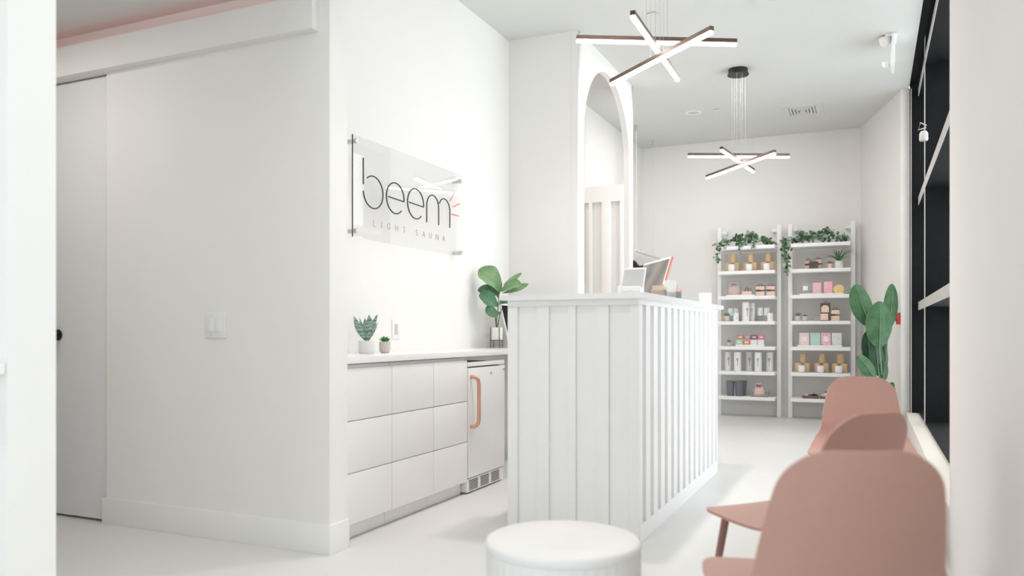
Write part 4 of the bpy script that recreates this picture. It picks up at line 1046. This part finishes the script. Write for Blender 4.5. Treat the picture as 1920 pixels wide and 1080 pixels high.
garland('bushier eucalyptus garland on the right ladder shelf top, trailing between the shelves',
        [[g(1466, 452, 10.1), g(1482, 450, 10.1), g(1505, 447, 10.15), g(1530, 443, 10.12), g(1552, 440, 10.14), g(1570, 449, 10.14), g(1590, 449, 10.15)],
         [g(1470, 450, 10.1), g(1469, 465, 10.05), g(1471, 480, 10.02), g(1475, 498, 10.02), g(1476, 513, 10.02)], [g(1478, 452, 10.1), g(1477, 470, 10.03), g(1471, 490, 10.03), g(1474, 506, 10.03)], [g(1525, 445, 10.14), g(1540, 432, 10.16), g(1555, 427, 10.16)], [g(1545, 445, 10.14), g(1560, 433, 10.16), g(1568, 445, 10.16)]], 12, .8,
        [(g(1512, 443, 10.12), .05, 75), (g(1540, 445, 10.1), .05, 60), (g(1550, 436, 10.15), .03, 30), (g(1580, 446, 10.14), .03, 40), (g(1492, 450, 10.12), .03, 30), (g(1471, 458, 10.06), .022, 30)])

# ------------------------------------------------------------------ banana plant
DP = 8.0
c = at_d(1661, 760, DP)
t = thing('banana_plant', 'tall banana plant with big green leaves in a two-tone pot on a wooden stand', 'plant', (c.x, c.y, 0)); oc = Vector((c.x, c.y, 0))
zp0, zp1 = at_d(1661, 772, DP).z, at_d(1661, 744, DP).z; pr = .096
bm = B(); lathe(bm, [(0, zp0), (pr*.93, zp0), (pr*.96, zp0+.004), (pr*.985, (zp0+zp1)/2-.001), (0, (zp0+zp1)/2-.001)], n=36); o = obj('pot_base', bm, M['candle'], t); o['label'] = 'white lower half of the pot'
bm = B(); lathe(bm, [(0, (zp0+zp1)/2), (pr*.985, (zp0+zp1)/2), (pr, zp1-.003), (pr*.98, zp1), (pr*.9, zp1), (pr*.9, zp1-.02), (0, zp1-.02)], n=36); o = obj('pot_rim', bm, M['grey'], t); o['label'] = 'grey upper half of the pot'
bm = B(); lathe(bm, [(0, zp1-.0195), (pr*.89, zp1-.0195), (pr*.8, zp1-.012), (0, zp1-.01)], n=24); obj('soil', bm, M['soil'], t)
for i in range(4):
    a = i*PI/2+.25; bm = B(); q = Vector((math.cos(a)*(pr+.014), math.sin(a)*(pr+.014), 0)); tube(bm, [q+Vector((0, 0, 0)), q+Vector((0, 0, zp0+.11))], .0115, 10); obj('stand_leg', bm, M['oak'], t)
bm = B()
for a in (.25, .25+PI/2): 
    d = Vector((math.cos(a), math.sin(a), 0)); tube(bm, [d*(pr+.004)+Vector((0, 0, zp0-.014)), d*-(pr+.004)+Vector((0, 0, zp0-.014))], .012, 8)
obj('stand_crossbar', bm, M['oak'], t)
def pl(px, py, dd): return at_d(px, py, DP+dd)-oc
toc = Vector((SA, -CA, 0))
def bleaf(base, tip, wpx, m, stemfrom, dd=(0, 0), bend=(0, 0, 0), up=None, peak=.5):
    p0, p2 = pl(*base, dd[0]), pl(*tip, dd[1]); p1 = (p0+p2)/2+Vector(bend)
    w_ = wpx*DP/F/2; u_ = up or (toc+Vector((0, 0, .12)))
    bm = B(); leaf(bm, p0, p1, p2, w_, u_, -.16, 22, 6, peak, .5, .012); lf = obj('leaf', bm, M[m], t, ang=1.3)
    bm = B(); r0 = [bez(p0, p1, p2, i/12)+toc*.004 for i in range(12)]; s0 = pl(*stemfrom, 0) if stemfrom else None
    if s0 is not None: r0 = [s0, s0.lerp(p0, .5)+Vector((0, .0, 0))]+r0
    tube(bm, r0, [max(.0015, .0075*(1-i/len(r0))) for i in range(len(r0))], 6); obj('midrib', bm, M['vein'], lf)
root_ = (1657, 745)
bleaf((1634, 612), (1605, 533), 42, 'banana', root_, (.02, .05), (-.03, 0, .0))
bleaf((1665, 618), (1672.5, 532), 28, 'banana', root_, (.02, .05), (.02, 0, 0))
bleaf((1649, 652), (1650, 565), 50, 'banana', root_, (-.1, -.12), (0, -.03, 0))
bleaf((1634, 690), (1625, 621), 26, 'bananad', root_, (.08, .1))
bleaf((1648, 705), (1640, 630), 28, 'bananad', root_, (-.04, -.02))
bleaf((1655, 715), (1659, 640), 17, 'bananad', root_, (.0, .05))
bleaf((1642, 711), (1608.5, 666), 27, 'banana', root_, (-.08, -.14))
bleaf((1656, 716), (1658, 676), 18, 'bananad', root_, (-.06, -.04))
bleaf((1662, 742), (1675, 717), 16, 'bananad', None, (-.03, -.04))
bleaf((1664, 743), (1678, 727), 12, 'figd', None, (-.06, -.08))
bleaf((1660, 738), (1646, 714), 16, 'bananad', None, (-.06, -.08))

# ------------------------------------------------------------------ plants on the worktop
c = on_x(687, 650, -2.655)
t = thing('snake_plant', 'striped grey-green snake plant in a white cylinder pot on the worktop', 'plant', (c.x, c.y, ZK+.001)); oc2 = Vector((c.x, c.y, ZK+.001))
dS = c.y*CA-c.x*SA
pr = 14.5*dS/F; ph = 23*dS/F
bm = B(); lathe(bm, [(0, 0), (pr*.98, 0), (pr, .002), (pr, ph-.002), (pr*.98, ph), (pr*.92, ph), (pr*.92, ph-.01), (0, ph-.01)], n=40); obj('pot', bm, M['whitepot'], t)
bm = B(); lathe(bm, [(0, ph-.0095), (pr*.91, ph-.0095), (pr*.85, ph-.006), (0, ph-.005)], n=28); obj('soil', bm, M['soil'], t)
def ps(px, py, dd=0): return at_d(px, py, dS+dd)-oc2
for b_, m_, t_, w_, dd in [((687, 641), (672, 618), (663.5, 593), 6.2, -.03), ((688, 641), (693, 610), (692, 590), 7.0, .0), ((687, 641), (681, 612), (685, 596), 4.2, .03), ((690, 641), (697, 610), (708, 589), 4.6, .02), ((690, 641), (701, 622), (708, 604), 2.4, -.03), ((685, 641), (680, 618), (674, 595), 3.0, .06)]:
    bm = B(); leaf(bm, ps(*b_, 0), ps(*m_, dd*.6), ps(*t_, dd), w_*dS/F, toc+Vector((0, 0, .2)), -.3, 18, 4, .52, .9); obj('leaf', bm, M['snake'], t, ang=1.3)
c = on_x(721.5, 650, -2.62); dU = c.y*CA-c.x*SA
potted('succulent', 'bright green succulent in a round beige pot on the worktop', (c.x, c.y, ZK+.001), 10.6*dU/F, 21*dU/F, M['stone'], M['succ'], 20, 15*dU/F, 12*dU/F, .011, None, 8)
# fiddle leaf fig
c = on_x(931, 630, -2.6); dF = c.y*CA-c.x*SA
t = thing('fiddle_leaf_fig', 'fiddle leaf fig in a cream pot on thin metal legs at the worktop end', 'plant', (c.x, c.y, ZK+.001)); oc3 = Vector((c.x, c.y, ZK+.001))
k = dF/F; pr = 11.5*k; z0 = 15*k; z1 = 38.5*k
bm = B(); lathe(bm, [(0, z0), (pr*.98, z0), (pr, z0+.002), (pr, z1-.002), (pr*.97, z1), (pr*.9, z1), (pr*.9, z1-.01), (0, z1-.01)], n=36); obj('pot', bm, M['whitepot'], t)
bm = B(); lathe(bm, [(0, z1-.0095), (pr*.89, z1-.0095), (pr*.8, z1-.005), (0, z1-.004)], n=24); obj('soil', bm, M['soil'], t)
for i in range(4):
    a = i*PI/2+.9; bm = B(); q = Vector((math.cos(a)*(pr+.003), math.sin(a)*(pr+.003), 0)); tube(bm, [q, q+Vector((0, 0, z1+.002))], .0028, 8); obj('stand_leg', bm, M['lampbody'], t)
bm = B(); tube(bm, [Vector((math.cos(a)*(pr+.003), math.sin(a)*(pr+.003), z0-.003)) for a in [2*PI*i/30+.9 for i in range(31)]], .0025, 6, False); obj('stand_ring', bm, M['lampbody'], t)
def pf_(px, py, dd=0): return at_d(px, py, dF+dd)-oc3
bm = B()
for pts in ([(931, 618, 0), (931, 600, 0), (934, 575, 0), (936, 545, 0)], [(931, 618, 0), (929, 598, .01), (927, 580, .02)], [(932, 618, 0), (936, 596, -.01), (941, 578, -.02)]):
    tube(bm, [pf_(*p) for p in pts], [.005, .0045, .004, .003][:len(pts)], 7)
obj('stem', bm, M['stem'], t)
UPF = Vector((0, 0, 1))
def fleaf(b_, m_, t_, w_, mm, dd=(0, 0, 0), up=UPF, fold=.3, peak=.64):
    bm = B(); p0, p1, p2 = pf_(*b_, dd[0]), pf_(*m_, dd[1]), pf_(*t_, dd[2]); leaf(bm, p0, p1, p2, w_*k, up, fold, 20, 8, peak, .6, .05); lf = obj('leaf', bm, M[mm], t, ang=1.3)
    bm = B(); r0 = [bez(p0, p1, p2, i/12)+Vector(up).normalized()*.0015 for i in range(13)]; tube(bm, r0, [.0022*(1-i/15) for i in range(13)], 5); obj('midrib', bm, M['vein'], lf)
side_up = toc+Vector((0, 0, .5))
fleaf((937, 548), (925, 518), (897, 507), 22, 'fig', (0, -.03, 0), toc+Vector((.5, .2, .5)))
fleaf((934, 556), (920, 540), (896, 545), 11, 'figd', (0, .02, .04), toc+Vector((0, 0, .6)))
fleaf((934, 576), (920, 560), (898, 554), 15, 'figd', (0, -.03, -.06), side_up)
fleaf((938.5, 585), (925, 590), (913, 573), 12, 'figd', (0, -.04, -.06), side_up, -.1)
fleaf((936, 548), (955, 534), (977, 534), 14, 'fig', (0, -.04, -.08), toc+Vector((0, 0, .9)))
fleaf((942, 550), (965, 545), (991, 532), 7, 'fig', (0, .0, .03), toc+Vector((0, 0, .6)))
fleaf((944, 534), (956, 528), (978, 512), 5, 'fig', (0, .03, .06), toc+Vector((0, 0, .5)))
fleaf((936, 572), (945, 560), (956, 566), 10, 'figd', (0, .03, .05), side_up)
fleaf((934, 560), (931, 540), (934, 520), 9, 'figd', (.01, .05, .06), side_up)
# white desktop monitor on the worktop
Y0m = 5.62; a1 = on_y(938, 569, Y0m); a2 = on_y(951, 626, Y0m)
t = thing('monitor', 'white computer monitor on the worktop mostly hidden by the reception desk', 'monitor', ((a1.x+a2.x)/2-.03, Y0m+.2, ZK+.001)); om = Vector(((a1.x+a2.x)/2-.03, Y0m+.2, ZK+.001))
lean_ = math.atan2(a2.x-a1.x, a1.z-a2.z); hm = .31
mt = Matrix.Translation(a1-om) @ Matrix.Rotation(-lean_, 4, 'Y')
bm = B(); box(bm, -.012, 0, 0, .42, -hm, 0, bev=.003, mtx=mt); obj('casing', bm, M['white'], t)
bm = B(); box(bm, .0002, .0015, .012, .408, -hm+.03, -.014, mtx=mt); obj('screen', bm, M['black'], t)
bm = B(); tube(bm, [(-.045, 0, .18), (-.05, 0, .06), (-.03, 0, .004)], .018, 4); box(bm, -.1, .06, -.12, .1, 0, .006, bev=.002); obj('stand', bm, M['white'], t)

# ------------------------------------------------------------------ stool
p = at_d(1056, 1007, 2.33)
t = thing('drum_stool', 'round white fluted drum stool in front of the reception desk', 'stool', (p.x, p.y, 0))
rS = .228; bm = B(); N = 176
def wob(i): return 1-.010*(1 if i % 4 in (2, 3) else 0)
lathe(bm, [(rS*.93, .0), (rS*.94, .006), (rS*.985, .2), (rS*.992, .40), (rS*.992, .418)], n=N, wob=wob); obj('fluted_body', bm, M['stool'], t, ang=.5)
bm = B(); lathe(bm, [(rS*.99, .4185), (rS*.998, .424), (rS*1.0, .432), (rS*.985, .4415), (rS*.96, .4455), (rS*.5, .447), (0, .4475)], n=96); obj('seat_top', bm, M['stool'], t)

# ------------------------------------------------------------------ chairs
def chair_shell():
    # side profile: (forward, up, halfwidth)
    key = [(.245, .418, .205), (.232, .436, .215), (.19, .446, .236), (.10, .446, .252), (0, .440, .256), (-.10, .440, .248), (-.165, .456, .232), (-.205, .485, .222), (-.230, .53, .200), (-.252, .60, .190), (-.276, .68, .178), (-.300, .76, .162), (-.314, .812, .150)]
    pts = [Vector((a, 0, b)) for a, b, _ in key]; ws = [c for *_, c in key]
    # resample with Catmull-Rom
    def cr(v, i, t):
        g_ = lambda j: v[max(0, min(len(v)-1, j))]
        p0, p1, p2, p3 = g_(i-1), g_(i), g_(i+1), g_(i+2)
        return .5*((2*p1)+(p2-p0)*t+(2*p0-5*p1+4*p2-p3)*t*t+(3*p1-p0-3*p2+p3)*t**3)
    S = []
    for i in range(len(key)-1):
        for j in range(6): S.append((cr(pts, i, j/6), cr(ws, i, j/6)))
    S.append((pts[-1], ws[-1]))
    L_ = [0]
    for a, b in zip(S, S[1:]): L_.append(L_[-1]+(b[0]-a[0]).length)
    T = L_[-1]
    # refine near the ends for the rounded corners
    samp = []
    n_ = 64
    for i in range(n_+1):
        q = i/n_; q = .5-.5*math.cos(PI*q) if False else q
        samp.append(q*T)
    for e in (.0015, .004, .008, .013, .019): samp += [e, T-e]
    samp = sorted(samp)
    rows = []
    rf, rb = .13, .088
    def at(s):
        for k_ in range(len(L_)-1):
            if s <= L_[k_+1]+1e-9:
                f = (s-L_[k_])/max(1e-9, L_[k_+1]-L_[k_]); return S[k_][0].lerp(S[k_+1][0], f), S[k_][1]*(1-f)+S[k_+1][1]*f
        return S[-1]
    NW = 18
    for s in samp:
        p, w_ = at(s); p2, _ = at(min(T, s+.004)); p1, _ = at(max(0, s-.004)); tg = (p2-p1).normalized(); nr = Vector((0, 1, 0)).cross(tg)  # towards the sitter
        if nr.z < 0 and abs(tg.z) < .5: nr = -nr
        if s < rf: w_ = w_-rf+math.sqrt(max(0, rf*rf-(rf-s)**2))
        if T-s < rb: q = T-s; w_ = w_-rb+math.sqrt(max(0, rb*rb-(rb-q)**2))
        back = max(0, min(1, (s/T-.48)/.2)); cupd = .006*(1-back)+.045*back
        if s/T > .42 and s/T < .62: cupd += .018*math.sin(PI*(s/T-.42)/.2)
        row = []
        for k_ in range(NW+1):
            v = -1+2*k_/NW; y = w_*v
            lift = cupd*(abs(y)/.23)**2.2
            dirv = Vector((0, 0, 1))*(1-back)+Vector((1, 0, .05))*back
            row.append((p+Vector((0, y, 0))+dirv*lift, nr))
        rows.append((s/T, row))
    return rows
def make_chair(label):
    t = thing('dining_chair', label, 'chair', (0, 0, 0), 0, 'pink moulded chairs'); rows = chair_shell(); th = .0045
    cut = next(i for i, (q, _) in enumerate(rows) if q > .50)
    P_ = []
    G = [[p for p, _ in r] for _, r in rows]; n_, m_ = len(G), len(G[0])
    def nrm(i, j):
        a = G[min(i+1, n_-1)][j]-G[max(i-1, 0)][j]; b = G[i][min(j+1, m_-1)]-G[i][max(j-1, 0)]; v = a.cross(b)
        return v.normalized() if v.length > 1e-9 else Vector((0, 0, 1))
    def part(name, i0, i1, rim0, rim1):
        bm = B(); A = [[bm.verts.new(G[i][j]+nrm(i, j)*th) for j in range(m_)] for i in range(i0, i1+1)]; D = [[bm.verts.new(G[i][j]-nrm(i, j)*th) for j in range(m_)] for i in range(i0, i1+1)]
        k_ = i1-i0
        for i in range(k_):
            for j in range(m_-1):
                bm.faces.new((A[i][j], A[i][j+1], A[i+1][j+1], A[i+1][j])); bm.faces.new((D[i][j], D[i+1][j], D[i+1][j+1], D[i][j+1]))
            bm.faces.new((A[i][0], A[i+1][0], D[i+1][0], D[i][0])); bm.faces.new((A[i][-1], D[i][-1], D[i+1][-1], A[i+1][-1]))
        for j in range(m_-1):
            if rim0: bm.faces.new((A[0][j], D[0][j], D[0][j+1], A[0][j+1]))
            if rim1: bm.faces.new((A[-1][j], A[-1][j+1], D[-1][j+1], D[-1][j]))
        return obj(name, bm, M['chair'], t, ang=.9)
    part('seat', 0, cut, True, False); part('backrest', cut, n_-1, False, True)
    for fx_, fy in ((1, 1), (1, -1), (-1, 1), (-1, -1)):
        top = Vector((.155 if fx_ > 0 else -.15, .165*fy, .437)); bot = Vector((.21 if fx_ > 0 else -.235, .215*fy, 0))
        bm = B(); tube(bm, [bot, bot.lerp(top, .5), top], [.0105, .012, .0135], 14); obj('leg', bm, M['chairleg'], t)
    bm = B(); tube(bm, [(.155, -.165, .428), (.155, .165, .428)], .010, 10); tube(bm, [(-.15, -.165, .428), (-.15, .165, .428)], .010, 10); tube(bm, [(.155, 0, .428), (-.15, 0, .428)], .010, 10)
    obj('leg_frame', bm, M['chairleg'], t)
    return t
def place(r, d, alpha):
    # r,d: right / forward of the camera for the backrest centre, alpha: seat turned left of the view direction
    x = -SA*d+CA*r; y = CA*d+SA*r; th = PI/2+ANG+alpha   # forward direction angle in the world
    f = Vector((math.cos(th), math.sin(th), 0)); c_ = Vector((x, y, 0))+f*.30
    return c_, th
ch1 = make_chair('nearest pink chair seen from behind, its back blurred at the right')
c_, th = place(.705, 1.59, math.radians(-4)); ch1.location = c_; ch1.rotation_euler = (0, 0, th)
c_, th = place(1.07, 2.34, math.radians(26)); dup(ch1, c_, th, 'middle pink chair, its dark back showing between the other two chairs', 'pink moulded chairs')
c_, th = place(1.845, 4.2, math.radians(180-22)); dup(ch1, c_, th, 'farthest pink chair, facing the camera before the tall green plant', 'pink moulded chairs')
